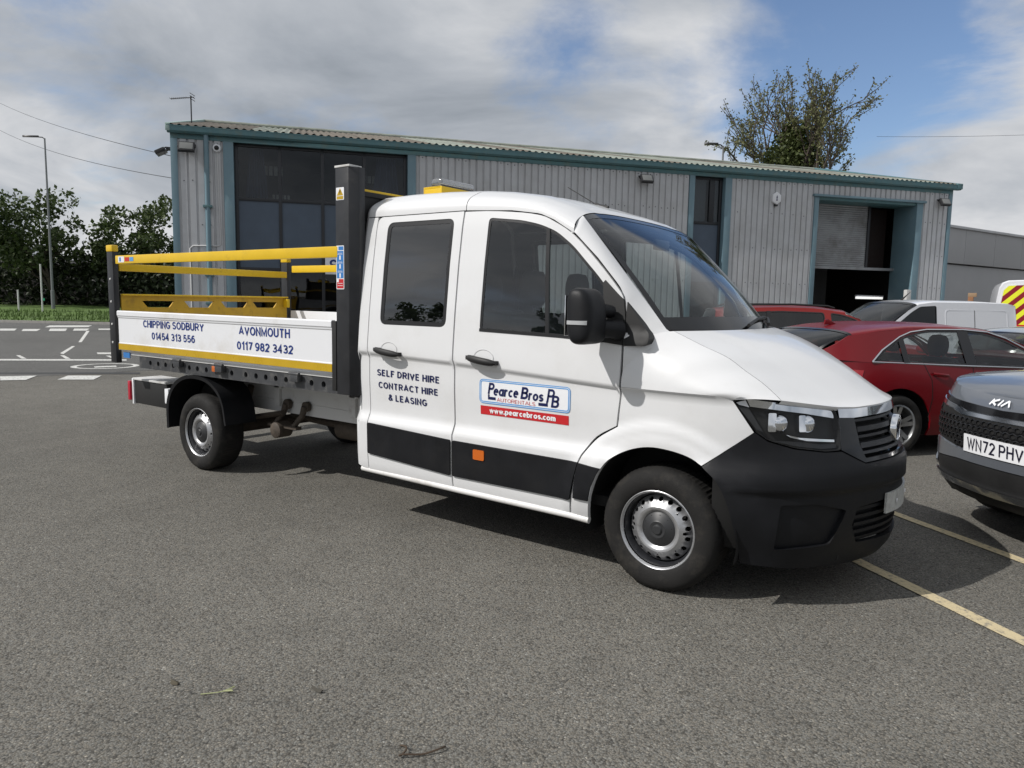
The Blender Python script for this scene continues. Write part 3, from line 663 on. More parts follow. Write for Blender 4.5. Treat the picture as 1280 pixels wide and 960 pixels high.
# cowl under the rear edge of the bonnet
mb = MB(); mb.grid([[ws(t, v)+Vector((.0, 0, -.012)) for v in lin(-.96, .96, 20)] for t in (.97, 1.0)]+[[ws(1, v)+Vector((.08, 0, -.07)) for v in lin(-.90, .90, 20)]]); mb.build('scuttle_panel', M['blackmatt'], truck, smooth=60)
mb = MB(); mb.grid([[Vector((p.x, p.y*.97, p.z-.035)) for p in r] for r in rows[::3]]); mb.build('bonnet_underside', M['gap'], truck, smooth=60)
for mir in (False, True):
    rws = []
    for i in range(31):
        t = i/30
        s = lerp(-.228, .385, t); zw = lerp(pw(s, WAIST), 1.097, sst(.8, 1, t)); S = Vector(TP(s, zw+.0005, 0))
        q = t*NB; k = min(int(q), NB-1); Gp = gl_[k].lerp(gl_[k+1], q-k)+Vector((0, -.006, 0))
        mid = Vector((lerp(S.x, Gp.x, .42*sst(0, .35, t)), lerp(S.y, Gp.y, .06)-.004, lerp(S.z, Gp.z, .93)+.012))
        rws.append([S*(1-w)**2+mid*2*w*(1-w)+Gp*w*w for w in lin(0, 1, 12)]+[Gp+Vector((0, .006, lerp(-.03, -.006, sst(.8, 1, t))))])
    MB().grid(rws).build('front_wing', M['white'], truck, smooth=60, mirror=mir)
wing_low = [(-.2285, 1.119)]+cat([(-.250, .893), (-.375, .812), (-.441, .73), (-.491, .617), (-.510, .505), (-.533, .346)], 4)+cat([(-.424, .323), (-.396, .469), (-.351, .605), (-.278, .708), (-.172, .774), (-.053, .807), (.063, .806), (.174, .784), (.250, .748)], 4)+[(.500, .938), (.384, 1.096)]+[(s, pw(s, WAIST)) for s in (.3, .2, .1, 0, -.1)]
wl = panel('wheel_arch_panel', wing_low, M['white'], sp=.024, lip=.03, rows=None)
panel('rubbing_panel', [(-.505, .45), (-.402, .45), (-.386, .53), (-.351, .61), (-.325, .652), (-.473, .661), (-.495, .57)], M['plastic'], e=.011, sp=.04, lip=.014, parent=wl, rows=None)

# ------------------------------------------------------------------ nose
hl = [(.384, 1.097), (.418, 1.117), (.618, 1.097), (.845, 1.070), (.998, 1.048), (1.014, 1.010), (1.025, .945), (1.018, .843), (.904, .843), (.718, .865), (.577, .901), (.505, .945)]
hlr = rnd(hl, .02, 3)
def rev(poly): return [(2*SMAX-a, b) for a, b in poly][::-1]
T0 = (truck, truck)
hous = panel('headlight', hlr, M['blackmatt'], e=-.045, sp=.05, lip=0, rows=None)
for mir in (0, 1):
    pa = hous[mir]; ml = bool(mir); n = len(hlr)
    MB().grid([[TP(a, b, .0) for a, b in hlr], [TP(a, b, -.045) for a, b in hlr]], closed=True).build('lamp_housing', M['blackmatt'], pa, smooth=40, mirror=ml)
    cdt([(.455, 1.108), (.62, 1.090), (.845, 1.062), (.996, 1.040), (.996, 1.004), (.80, 1.034), (.62, 1.054), (.475, 1.068)], onside(-.012), .05, None, lip=.02).build('chrome_brow', M['chrome'], pa, smooth=40, mirror=ml)
    cdt([(.403, 1.085), (.45, 1.10), (.47, 1.064), (.418, 1.074)], onside(-.012), .05, None).build('turn_lamp', M['vinylwhite'], pa, mirror=ml)
    cdt([(.41, 1.066), (.468, 1.058), (.55, .94), (.515, .95)], onside(-.022), .05, None).build('side_reflector', M['hubcap'], pa, smooth=30, mirror=ml)
    for s0, s1, z0, z1 in ((.575, .672, .935, 1.038), (.755, .848, .934, 1.026)):
        sm = (s0+s1)/2
        cdt(rnd(rect(s0, s0+.045, z0+.008, z1), .008, 3), onside(-.012), .03, None, lip=.03).build('lamp_module', M['chrome'], pa, smooth=40, mirror=ml)
        c = Vector(TP(sm+.024, (z0+z1)/2-.004, -.036)); rowsL = []
        for k in range(7):
            a = k/6*math.pi/2; r = .046*math.cos(a)
            rowsL.append([c+Vector((.030*math.sin(a), -.016*math.sin(a), 0))+Vector((.55*r*math.cos(b), .8*r*math.cos(b), r*1.08*math.sin(b))) for b in [j*math.pi/10 for j in range(20)]])
        MB().grid(rowsL, closed=True).build('projector_lens', M['lensball'] if 'lensball' in M else M['chrome'], pa, smooth=60, mirror=ml)
    cdt([(.675, .930), (.755, .914), (.985, .896), (.985, .884), (.80, .897), (.70, .917)], onside(-.008), .05, None, lip=.02).build('daytime_strip', M['chrome'], pa, smooth=30, mirror=ml)
    cdt([(.60, .897), (.72, .872), (.90, .851), (1.01, .851), (1.01, .872), (.90, .874), (.73, .893)], onside(-.02), .05, None).build('lower_reflector', M['hubcap'], pa, smooth=30, mirror=ml)
    cdt(hlr, onside(.004), .05, None).build('lamp_lens', M['lens'], pa, smooth=50, mirror=ml)
# bumper, one moulding round the whole nose
bl = [(.467, .245), (.79, .225), (1.2, .205), (SMAX, .20)]
b_top = [(.253, .744), (.503, .938), (.577, .893), (.718, .857), (.904, .836), (1.02, .834), (1.13, .783), (1.18, .763), (SMAX, .775)]
b_arch = cat([(.253, .744), (.331, .677), (.395, .548), (.442, .366), (.467, .245)], 4)[1:-1]
half = b_top[:-1]
bump = bl[:-1]+[(SMAX, .20)]+rev(bl[:-1])+rev(b_arch)+[(2*SMAX-a, b) for a, b in b_top[:-1]]+[(SMAX, .775)]+b_top[:-1][::-1]+b_arch
# order: bottom left->right, up the far arch, back along the top
bump = bl+[(2*SMAX-a, b) for a, b in bl[-2::-1]]+[(2*SMAX-a, b) for a, b in b_arch[::-1]]+[(2*SMAX-a, b) for a, b in b_top[:-1]]+[(SMAX, .775)]+b_top[-2::-1]+b_arch
vent = rnd([(.650, .575), (.842, .578), (1.05, .530), (.955, .352), (.632, .335)], .02, 3)
low = rnd([(1.13, .535), (1.10, .44), (1.16, .335), (SMAX, .315), (2*SMAX-1.16, .335), (2*SMAX-1.10, .44), (2*SMAX-1.13, .535), (SMAX, .56)], .02, 3)
BR = [.21, .235, .26, .31, .36, .42, .48, .54, .58, .605, .622, .632, .642, .66, .67, .70, .74, .77, .80, .83, .86, .90]
bumper = panel('front_bumper', bump, M['plastic'], e=.0, sp=.06, holes=[vent, rev(vent), low], lip=.03, both=False, rows=BR)
for k, v in enumerate((vent, rev(vent))):
    cdt(v, onside(-.022), .06, None).build('vent_recess', M['plastic'], bumper, smooth=40)
cdt(low, onside(-.05), .08, None).build('intake_back', M['gap'], bumper, smooth=40)
for z in (.35, .392, .434, .476, .518):
    cdt(rect(1.14, 2*SMAX-1.14, z-.009, z+.009), onside(-.018), .08, None, lip=.02).build('intake_slat', M['plastic'], bumper, smooth=40)
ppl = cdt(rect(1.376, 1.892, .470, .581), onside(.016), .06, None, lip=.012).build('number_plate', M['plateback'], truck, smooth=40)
for s in (1.50, 1.77): MB().lathe([(.0001, .004), (.011, .003), (.013, 0)], TP(s, .525, .018), 12, axis='x', sgn=1).build('plate_screw', M['vinylwhite'], ppl, smooth=50)
# inner shell behind the nose
cdt([(.3, .30), (SMAX*2-.3, .30), (SMAX*2-.3, .7), (SMAX*2-.45, 1.06), (.45, 1.06), (.3, .7)], onside(-.075), .12, None).build('nose_inner_shell', M['gap'], truck, smooth=40)
# grille
gside = [(1.024, 1.044), (1.150, 1.040), (1.178, .772), (1.13, .792), (1.024, .842)]
gpo = [(1.024, 1.046), (1.16, 1.046), (SMAX, 1.050), (2*SMAX-1.16, 1.046), (2*SMAX-1.024, 1.046), (2*SMAX-1.024, .842), (2*SMAX-1.13, .792), (2*SMAX-1.18, .770), (SMAX, .782), (1.18, .770), (1.13, .792), (1.024, .842)]
gopen = [(1.152, 1.0), (SMAX, 1.004), (2*SMAX-1.152, 1.0), (2*SMAX-1.192, .790), (SMAX, .800), (1.192, .790)]
grille = cdt(gpo, onside(-.004), .06, None, [rnd(gopen, .012, 3)], lip=.04).build('grille', M['blackgloss'], truck, smooth=40)
for i, z in enumerate((.982, .938, .896, .854, .815)):
    h = .013 if i in (1, 3) else .007
    a = 1.156+(1.0-z)*.19
    cdt([(a, z-h), (SMAX, z-h+.006), (2*SMAX-a, z-h), (2*SMAX-a, z+h), (SMAX, z+h+.006), (a, z+h)], onside(-.002 if h > .01 else -.014), .06, None, lip=.025).build('grille_slat', M['darksteel'], grille, smooth=40)
cs = [(1.016, 1.052), (1.16, 1.048), (SMAX, 1.054), (2*SMAX-1.16, 1.048), (2*SMAX-1.016, 1.052), (2*SMAX-1.02, 1.008), (2*SMAX-1.135, 1.002), (SMAX, 1.012), (1.135, 1.002), (1.02, 1.008)]
cdt(cs, onside(.006), .06, None, lip=.025).build('chrome_trim', M['chrome'], grille, smooth=50)
# round emblem: ring with a V over a W
ec = Vector(TP(SMAX, .905, .012))
def em(u, v, d): return (ec.x+d-.15*(v-.905)*0, ec.y+u, v)
emb = MB().lathe([(.060, .0), (.0645, .008), (.0745, .011), (.079, .006), (.079, -.02)], ec, 40, axis='x', sgn=1).build('emblem', M['chrome'], grille, smooth=50)
MB().lathe([(.0001, -.004), (.062, -.002)], ec, 40, axis='x', sgn=1).build('emblem_back', M['navy'], emb, smooth=40)
def stroke(pts, w, nm='emblem_stroke'):
    for (a, b), (c, d) in zip(pts, pts[1:]):
        p, q = Vector((a, b)), Vector((c, d)); n = Vector((-(q-p).y, (q-p).x)).normalized()*w
        poly = [tuple(p+n), tuple(q+n), tuple(q-n), tuple(p-n)]
        MB().prism(poly, lambda u, v, dd: (ec.x+dd, ec.y+u, ec.z+v), 0, .009).build(nm, M['chrome'], emb)
stroke([(-.030, .056), (0, .008), (.030, .056)], .0065); stroke([(-.056, .032), (-.028, -.054), (0, -.006), (.028, -.054), (.056, .032)], .0065)
# door mirrors
for mir in (0, 1):
    ml = bool(mir); rws = []
    sg_ = lambda c, p: math.copysign(abs(c)**p, c)
    def mp(a, b, g=1.0):
        y = sg_(math.cos(b), .32)*sg_(math.cos(a), .42); z = sg_(math.sin(b), .32)*sg_(math.cos(a), .42); x = sg_(math.sin(a), .75)
        w = .118-.010*z; dx = (.088 if x > 0 else .07)*(1-.22*z*z)
        return (-.362+x*dx*g-.012*z, -1.178+y*w*g, 1.505+z*.150*g)
    for i in range(19):
        a = -math.pi/2+math.pi*i/18
        rws.append([mp(a, 2*math.pi*(k+.5)/40) for k in range(40)])
    mrr = MB().grid(rws, closed=True).build('wing_mirror', M['plastic'], truck, smooth=60, mirror=ml)
    MB().box(-.440, -.434, -1.265, -1.092, 1.40, 1.615).build('mirror_glass', M['chrome'], mrr, bevel=.003, mirror=ml)
    row = []
    for a in lin(-.95, .80, 20):
        cs_ = math.cos(a)**.42; row.append((-.362+(.088 if a > 0 else .07)*math.copysign(abs(math.sin(a))**.75, a)+.004, -1.178-.1235*cs_))
    MB().grid([[(x+dd*.3, y-dd, z) for x, y in row] for z, dd in ((1.460, -.006), (1.462, .001), (1.481, .001), (1.483, -.006))]).build('mirror_indicator', M['clearind'], mrr, smooth=40, mirror=ml)
    mb = MB(); mb.tube([(-.33, -1.10, 1.44), (-.28, -1.03, 1.435), (-.26, -.985, 1.43)], [.055, .05, .06], 10); mb.tube([(-.33, -1.10, 1.54), (-.30, -1.0, 1.53)], [.04, .035], 8)
    mb.build('mirror_arm', M['plastic'], mrr, smooth=60, mirror=ml)
# wipers and aerial
for y0, y1 in ((-.15, .42), (.30, .78)):
    a = ws(.985, y0/.842); mb = MB()
    pv = Vector(a)+Vector((.02, 0, .012)); tip = wsn(.93, y1/.842, .02); mb.tube([pv, pv.lerp(tip, .4)+Vector((.012, 0, .018)), tip], [.012, .009, .006], 6)
    mb.tube([wsn(.945, (y1-.30)/.842, .018), wsn(.94, y1/.842, .016), wsn(.935, min(.8, (y1+.22))/.842, .018)], .008, 6)
    mb.build('wiper', M['blackmatt'], truck, smooth=60)
b0 = Vector((-1.02, .10, 2.262)); mb = MB(); mb.tube([b0+Vector((.07, 0, -.012)), b0, b0+Vector((-.04, 0, .02))], [.012, .016, .010], 8); mb.tube([b0+Vector((-.03, 0, .015)), b0+Vector((-.26, -.02, .15))], .0035, 6); mb.build('roof_aerial', M['blackmatt'], truck, smooth=60)
# ------------------------------------------------------------------ cab interior
mb = MB(); mb.box(-2.28, .0, -.9, .9, .40, .46); mb.box(-2.30, -2.26, -.88, .88, .46, 1.3); mb.build('cab_floor', M['gap'], truck)
rows = []
for y in lin(-.74, .74, 12):
    rows.append([(-.48, y, .95), (-.50, y, 1.16), (-.44, y, 1.27), (-.25, y, 1.345), (.0, y, 1.385), (.12, y, 1.39), (.12, y, .9)])
MB().grid(rows).build('dashboard', M['dash'], truck, smooth=50)
def seatpart(x0, x1, y0, y1, z0, z1, lean=0.0, b=.05):
    mb = MB(); mb.box(x0, x1, y0, y1, z0, z1)
    mb.v = [(v[0]-lean*(v[2]-z0), v[1], v[2]) for v in mb.v]; return mb, b
def seat(x, y, w):
    mb, b = seatpart(x-.42, x+.08, y-w/2, y+w/2, .78, .94); s_ = mb.build('seat', M['seat'], truck, bevel=.05, bseg=3)
    mb, b = seatpart(x-.52, x-.38, y-w/2, y+w/2, .90, 1.50, .22); mb.build('seat_back', M['seat'], s_, bevel=.055, bseg=3)
    for yy in ([y] if w < .7 else [y-w/4, y+w/4]):
        rws = []
        for i in range(9):
            a = -math.pi/2+math.pi*i/8
            rws.append([(x-.60+.055*math.copysign(abs(math.cos(b))**.6, math.cos(b))*math.cos(a)**.5, yy+.125*math.copysign(abs(math.sin(b))**.6, math.sin(b))*max(0, math.cos(a))**.4, 1.665+.125*math.sin(a)) for b in [k*math.pi/9 for k in range(18)]])
        mb = MB().grid(rws, closed=True)
        for d in (-.05, .05): mb.tube([(x-.58, yy+d, 1.56), (x-.55, yy+d, 1.46)], .007, 6)
        mb.build('headrest', M['seat'], s_, smooth=60)
seat(-.62, -.42, .52); seat(-.62, .38, .90); seat(-1.62, 0, 1.60)
mb = MB()
wc, wn_ = Vector((-.56, -.42, 1.20)), Vector((-.80, 0, .60)).normalized(); wu = Vector((.6, 0, .8)).normalized(); wv = Vector((0, 1, 0))
mb.tube([wc+wu*.19*math.cos(a)+wv*.19*math.sin(a) for a in lin(0, 2*math.pi, 28)], .015, 8, caps=False)
for a in (1.57, 3.14, 4.71): mb.tube([wc-wn_*.03, wc+(wu*math.cos(a)+wv*math.sin(a))*.185], .013, 6)
mb.tube([wc-wn_*.02, wc-wn_*.22], .03, 8); mb.build('steering_wheel', M['dash'], truck, smooth=60)
MB().box(-.50, -.47, -.10, .10, 1.93, 2.0).build('rear_view_mirror', M['blackgloss'], truck, bevel=.01)

# ------------------------------------------------------------------ wheels: tyre, pierced steel rim, hub cap
def make_wheel(x, y, sgn):
    """sgn -1: outer face towards -y"""
    c = (x, y, .345); RT = .348
    n = 168; prof = [(.205, .03), (.222, .052), (.240, .062), (.275, .064), (.305, .058), (.326, .044), (.338, .028), (RT-.001, .014), (RT, -.02), (RT, -.05)]
    rows = []
    for r, h in prof+[(RT, -.11), (RT, -.16), (.335, -.18), (.30, -.21), (.24, -.215), (.20, -.19)]:
        row = []
        for k in range(n):
            a = 2*math.pi*k/n; rr = r
            if r > .325 and h < .06 and (k % 2 == 0): rr = r-.004*sst(.324, .345, r)
            px, pz = rr*math.cos(a), rr*math.sin(a)
            pz = max(pz, -.345) if pz > -.3452 else -.345
            bulge = .010*sst(.22, .34, -pz) if -.02 < h else 0
            row.append((c[0]+px, c[1]+sgn*(h+bulge), c[2]+pz))
        rows.append(row)
    mb = MB().grid(rows, closed=True)
    for h in (-.025, -.065, -.105):       # grooves round the tread
        pass
    w = link(bpy.data.objects.new('wheel', None), truck)
    tyre = mb.build('tyre', M['rubber'], w, smooth=35)
    rim = MB()
    rim.lathe([(.200, -.02), (.205, .030), (.209, .046), (.218, .053), (.2235, .050), (.2235, .040)], c, 64, sgn=sgn)      # flange
    rim.lathe([(.205, .030), (.197, .020), (.192, -.02), (.186, -.055), (.185, -.060)], c, 64, 1, sgn=sgn)               # well
    NH = 18; R0, R1 = .143, .186
    def dish(r): return pw(r, [(.10, .022), (.112, .034), (.126, .036), (.140, .026), (.150, .019), (.170, .006), (.186, -.018)])
    for k in range(NH):                    # pierced ring, one sector at a time
        a0, a1 = 2*math.pi*k/NH, 2*math.pi*(k+1)/NH
        hole = circ((a0+a1)/2, .1655, .088, 14, .0125)
        s_ = cdt(rect(a0, a1, R0, R1), lambda a, r, d: (c[0]+r*math.cos(a), c[1]+sgn*(dish(r)+d), c[2]+r*math.sin(a)), 0, None, [hole], edge_sp=.09)
        rim.add(s_.v, s_.f)
        rim.add([(c[0]+r*math.cos(a), c[1]+sgn*(dish(r)+d), c[2]+r*math.sin(a)) for d in (0, -.012) for a, r in hole], [(i, (i+1) % 14, 14+(i+1) % 14, 14+i) for i in range(14)])
    rim.lathe([(.143, dish(.143))]+[(r, dish(r)) for r in (.140, .133, .126, .119, .112, .105, .098)]+[(.096, .012)], c, 64, sgn=sgn)
    rim.build('rim', [M['steel'], M['darksteel']], w, smooth=40)
    MB().lathe([(.0001, -.07), (.19, -.075)], c, 40, sgn=sgn).build('brake_drum', M['gap'], w, smooth=40)
    hc = MB().lathe([(.0001, .050), (.022, .050), (.026, .046), (.030, .040), (.046, .042), (.052, .038), (.085, .030), (.098, .018), (.099, .008)], c, 48, sgn=sgn)
    for k in range(10):
        a = 2*math.pi*k/10+.2; d = Vector((math.cos(a), 0, math.sin(a))); t_ = Vector((-d.z, 0, d.x)); o = Vector(c)+Vector((0, sgn*.0345, 0))
        hc.add([o+d*.060-t_*.0025, o+d*.060+t_*.0025, o+d*.084+t_*.003+Vector((0, -sgn*.004, 0)), o+d*.084-t_*.003+Vector((0, -sgn*.004, 0))], [(0, 1, 2, 3)], 1)
    hc.build('hub_cap', [M['hubcap'], M['gap']], w, smooth=30)
for x in (0, -4.49):
    make_wheel(x, -.912, -1); make_wheel(x, .912, 1)
# arch liners, axle and running gear
for sgn in (-1, 1):
    mb = MB(); ang = lin(-.25, math.pi+.25, 24)
    mb.grid([[(.0+.445*math.cos(a), sgn*y, .36+.455*math.sin(a)) for a in ang] for y in (.965, .60)])
    mb.add([(0+.445*math.cos(a), sgn*.60, .36+.455*math.sin(a)) for a in ang], [tuple(range(25))])
    mb.build('wheel_arch_liner', M['gap'], truck, smooth=60)
mb = MB(); mb.box(-2.2, .85, -.55, .55, .24, .42); mb.build('undertray', M['gap'], truck, bevel=.03)
mb = MB(); mb.tube([(-4.49, -.85, .345), (-4.49, .85, .345)], .055, 10); mb.build('rear_axle', M['rust'], truck, smooth=60)
for sgn in (-1, 1):
    mb = MB(); y = .60*sgn
    mb.tube([(-5.15, y, .56), (-4.49, y, .42), (-3.75, y, .56)], .028, 6); mb.tube([(-4.45, y-.08*sgn, .45), (-4.3, y-.06*sgn, .75)], .03, 8); mb.build('leaf_spring', M['rust'], truck, smooth=60)
    mb = MB(); y0, y1 = (.50*sgn, .42*sgn)
    prof = [(y0, .775), (y0, .655), (y0-.004*sgn, .648), (y0, .640), (y0, .545), (y1, .545), (y1, .775)]
    mb.grid([[(x, a, b) for a, b in prof] for x in (-5.5, -4.6, -3.4, -2.2)], closed=True); mb.build('chassis_rail', M['galv'], truck, smooth=25)
mb = MB()
for x in (-2.7, -3.5, -4.1, -5.1): mb.box(x-.03, x+.03, -.42, .42, .60, .74)
mb.build('cross_member', M['galv'], truck, bevel=.006)
for x in (-3.95, -2.95):
    mb = MB(); mb.box(x-.02, x+.05, -.53, -.50, .60, .80); mb.box(x-.05, x+.08, -.53, -.51, .76, .86); mb.build('mounting_bracket', M['galv'], truck, bevel=.004)
for x in (-3.78, -3.52):
    mb = MB(); mb.tube([(x, -.545, .63), (x-.02, -.56, .55), (x-.10, -.60, .44)], [.03, .026, .022], 10); mb.lathe([(.0001, .02), (.045, .015), (.045, -.02)], (x, -.53, .63), 16); mb.build('towing_lug', M['rust'], truck, smooth=50)
mb = MB(); mb.lathe([(.0001, .10), (.05, .098), (.07, .085), (.07, -.05), (.0001, -.06)], (-3.78, -.58, .41), 20); mb.box(-3.95, -3.55, -.62, -.56, .43, .455); mb.build('tow_roller', M['rust'], truck, smooth=40)
mb = MB(); mb.box(-3.15, -2.45, .15, .85, .38, .62); mb.build('fuel_tank', M['gap'], truck, bevel=.05)
mb = MB(); mb.tube([(-3.9, -.2, .45), (-2.2, -.25, .40)], .035, 8); mb.tube([(-4.4, 0, .40), (-2.2, 0, .42)], .04, 8); mb.lathe([(.0001, -.3), (.09, -.28), (.09, .28), (.0001, .3)], (-3.1, -.25, .42), 14, axis='x'); mb.build('exhaust', M['rust'], truck, smooth=60)
# rear mudguards
for sgn in (-1, 1):
    prf = [(-4.95, .34), (-4.95, .55), (-4.90, .68), (-4.80, .78), (-4.66, .845), (-4.49, .868), (-4.32, .855), (-4.20, .815), (-4.10, .745), (-4.035, .64), (-4.005, .50), (-3.995, .47)]
    prf = [tuple(p[:2]) for p in smooth_pts([(a, b, 0) for a, b in prf], 40)]
    def ofs(d): return [(a+(a+4.48)*-d/.5, b-d*max(0, (b-.3))/.55) for a, b in prf]
    i_ = ofs(.03); mb = MB()
    mb.grid([[(a, sgn*y, b) for a, b in pr] for pr, y in ((i_, 1.0), (prf, 1.005), (prf, .99), (prf, .70), (i_, .70))])
    mg = mb.build('mudguard', M['plastic'], truck, smooth=45)
    mb = MB(); mb.add([(a, sgn*.70, b) for a, b in prf], [tuple(range(len(prf)))]); mb.build('mudguard_inner_wall', M['gap'], mg)
    MB().box(-5.02, -4.955, sgn*.78, sgn*.98, .56, .70).build('mudguard_bracket', M['vinylwhite'], mg, bevel=.006)
# tail light board
for sgn in (-1, 1):
    mb = MB(); mb.box(-5.93, -5.30, sgn*.72, sgn*.80, .46, .70); tb = mb.build('tail_light_box', M['blackmatt'], truck, bevel=.008)
    MB().box(-5.955, -5.925, sgn*.66, sgn*.815, .452, .715).build('light_board_edge', M['vinylwhite'], tb, bevel=.004)
    mb = MB(); mb.box(-5.95, -5.30, sgn*.50, sgn*.81, .702, .722); mb.build('light_board_top', M['galv'], tb, bevel=.004)
    MB().box(-6.005, -5.957, sgn*.66, sgn*.835, .49, .69).build('tail_lens', M['redlens'], tb, bevel=.008)
MB().box(-5.92, -5.84, -.64, .64, .52, .64).build('underrun_bar', M['darksteel'], truck, bevel=.01)

# ------------------------------------------------------------------ tipping body
bedf = MB(); bedf.box(-5.72, -2.36, -1.0, 1.0, .985, 1.012); bed = bedf.build('load_bed_floor', M['galv'], truck, bevel=.004)
holes = [circ(x, .930, .024, 14) for x in (-5.22, -5.08, -4.95, -4.82, -4.55, -4.42, -4.28, -3.90, -3.70, -3.56, -3.43, -3.30, -3.17, -2.86, -2.72)]
for sgn in (-1, 1):
    mb = cdt([(-5.42, .872), (-2.40, .872), (-2.40, .980), (-5.42, .980)], lambda u, v, d: (u, sgn*(.998+d), v), 0, None, holes, lip=.05, edge_sp=.2)
    mb.box(-5.42, -2.40, sgn*.90, sgn*.94, .872, .980)
    sr = mb.build('bed_side_rail', M['wornrail'], truck)
    for x in (-4.69, -4.03, -3.02):
        m2 = MB(); m2.box(x-.05, x+.05, sgn*1.0, sgn*1.045, .93, .985); m2.tube([(x-.06, sgn*1.035, .99), (x+.06, sgn*1.035, .99)], .014, 8); m2.build('dropside_hinge', M['wornrail'], sr, bevel=.004)
    MB().box(-4.16, -4.08, sgn*1.0, sgn*1.022, .925, .975).build('side_reflector', M['amber'], sr, bevel=.004)
    # subframe under the bed
    m2 = MB(); m2.box(-5.6, -2.35, sgn*.42, sgn*.52, .80, .90); m2.build('bed_bearer', M['darksteel'], sr, bevel=.006)
m2 = MB()
for i in range(9): m2.box(-5.4+i*.37, -5.34+i*.37, -.90, .90, .90, .98)
m2.build('bed_cross_bearer', M['gap'], truck)
MB().box(-2.45, -2.36, -.98, .98, .86, .99).build('bed_front_beam', M['darksteel'], truck, bevel=.006)
for sgn in (-1, 1):
    pr = [(1.020, 1.028), (1.034, 1.032), (1.034, 1.10), (1.030, 1.104), (1.030, 1.342), (1.036, 1.348), (1.038, 1.360), (1.044, 1.368), (1.044, 1.405), (1.036, 1.415), (1.006, 1.415), (1.004, 1.36), (1.004, 1.028)]
    m2 = MB(); xs = (-5.735, -2.575)
    m2.grid([[(x, sgn*a, b) for a, b in pr] for x in xs], closed=True)
    for x in xs: m2.add([(x, sgn*a, b) for a, b in pr], [tuple(range(len(pr)))])
    ds = m2.build('dropside', M['bedwhite'], truck, smooth=20)
    MB().box(-5.733, -2.577, sgn*1.0355, sgn*1.0375, 1.036, 1.094).build('reflective_stripe', M['mustard'], ds)
    MB().box(-5.70, -5.58, sgn*1.004, sgn*1.012, .955, 1.008).build('maker_label', M['stblue'], ds)
    if sgn < 0:
        fl = lambda u, v, d: (u, -1.0318-d, v)
        for s, b in (('CHIPPING SODBURY', (-5.262, -4.245, 1.268, 1.336)), ('01454 313 556', (-5.115, -4.39, 1.160, 1.227)), ('AVONMOUTH', (-3.735, -3.068, 1.262, 1.333)), ('0117 982 3432', (-3.765, -3.03, 1.140, 1.208))):
            for w_ in sign_mb(s, b, fl, .215): w_.build('lettering', M['blue'], ds, fixn=False)
    # corner posts
    m2 = MB(); m2.box(-5.885, -5.775, sgn*.99, sgn*1.045, .90, 1.985); rp = m2.build('rear_corner_post', M['darksteel'], truck, bevel=.006)
    MB().box(-5.89, -5.77, sgn*.985, sgn*1.05, 1.985, 2.05).build('post_cap', M['yellow'], rp, bevel=.012)
    for z in (1.10, 1.28, 1.50, 1.72): MB().lathe([(.0001, .008), (.010, .006), (.012, 0)], (-5.83, sgn*1.045, z), 10, sgn=sgn).build('post_bolt', M['galv'], rp, smooth=50)
    m2 = MB(); m2.add([(x, sgn*y, z) for z in (.88, 2.49) for x, y in ((-2.52, 1.04), (-2.385, 1.04), (-2.335, .985), (-2.335, .93), (-2.52, .93))], [(0, 1, 2, 3, 4), (9, 8, 7, 6, 5)]+[(i, (i+1) % 5, 5+(i+1) % 5, 5+i) for i in range(5)])
    hp = m2.build('headboard_post', M['darksteel'], truck, bevel=.005)
    MB().box(-2.524, -2.37, sgn*.928, sgn*1.044, 2.49, 2.505).build('post_cap', M['galv'], hp, bevel=.003)
    MB().box(-2.57, -2.525, sgn*.99, sgn*1.043, .90, 1.41).build('dropside_stop', M['blackmatt'], hp, bevel=.004)
    MB().box(-5.72, -2.50, sgn*1.015, sgn*1.045, 1.865, 1.945).build('side_rail', M['yellow'], truck, bevel=.008)
fp = lambda u, v, d: (u, -1.0415-d, v)
def sticker(poly, m, nm='sticker', par=hp): return cdt(poly, fp, 0, None).build(nm, m, NEAR_POST)
NEAR_POST = [o for o in truck.children if o.name.startswith('headboard_post')][0]
st = sticker(rnd(rect(-2.511, -2.428, 2.265, 2.352), .005, 2), M['vinylwhite'])
cdt([(-2.503, 2.297), (-2.436, 2.297), (-2.469, 2.347)], lambda u, v, d: (u, -1.0425, v), 0, None).build('warning_triangle', M['mustard'], st)
cdt(rect(-2.503, -2.436, 2.270, 2.292), lambda u, v, d: (u, -1.0425, v), 0, None).build('warning_text_bar', M['mustard'], st)
cdt([(-2.472, 2.308), (-2.466, 2.308), (-2.464, 2.332), (-2.474, 2.332)], lambda u, v, d: (u, -1.0432, v), 0, None).build('warning_mark', M['blackgloss'], st)
st = sticker(rnd(rect(-2.514, -2.432, 1.640, 1.948), .006, 2), M['vinylwhite'])
def lay(u0, u1, v0, v1, m, e=.0425): cdt(rect(u0, u1, v0, v1), lambda u, v, d: (u, -1-e, v), 0, None).build('sticker_block', m, st)
lay(-2.508, -2.438, 1.718, 1.910, M['stblue']); lay(-2.490, -2.438, 1.916, 1.942, M['stblue']); lay(-2.508, -2.438, 1.646, 1.712, M['red'])
for v in (1.742, 1.806, 1.868):
    lay(-2.480, -2.466, v-.020, v+.010, M['vinylwhite'], .0432); lay(-2.500, -2.446, v+.018, v+.021, M['vinylwhite'], .0432); lay(-2.497, -2.449, v+.026, v+.028, M['vinylwhite'], .0432)
lay(-2.508, -2.488, 1.690, 1.712, M['vinylwhite'], .0432); lay(-2.500, -2.446, 1.680, 1.683, M['vinylwhite'], .0432); lay(-2.500, -2.446, 1.664, 1.667, M['vinylwhite'], .0432)
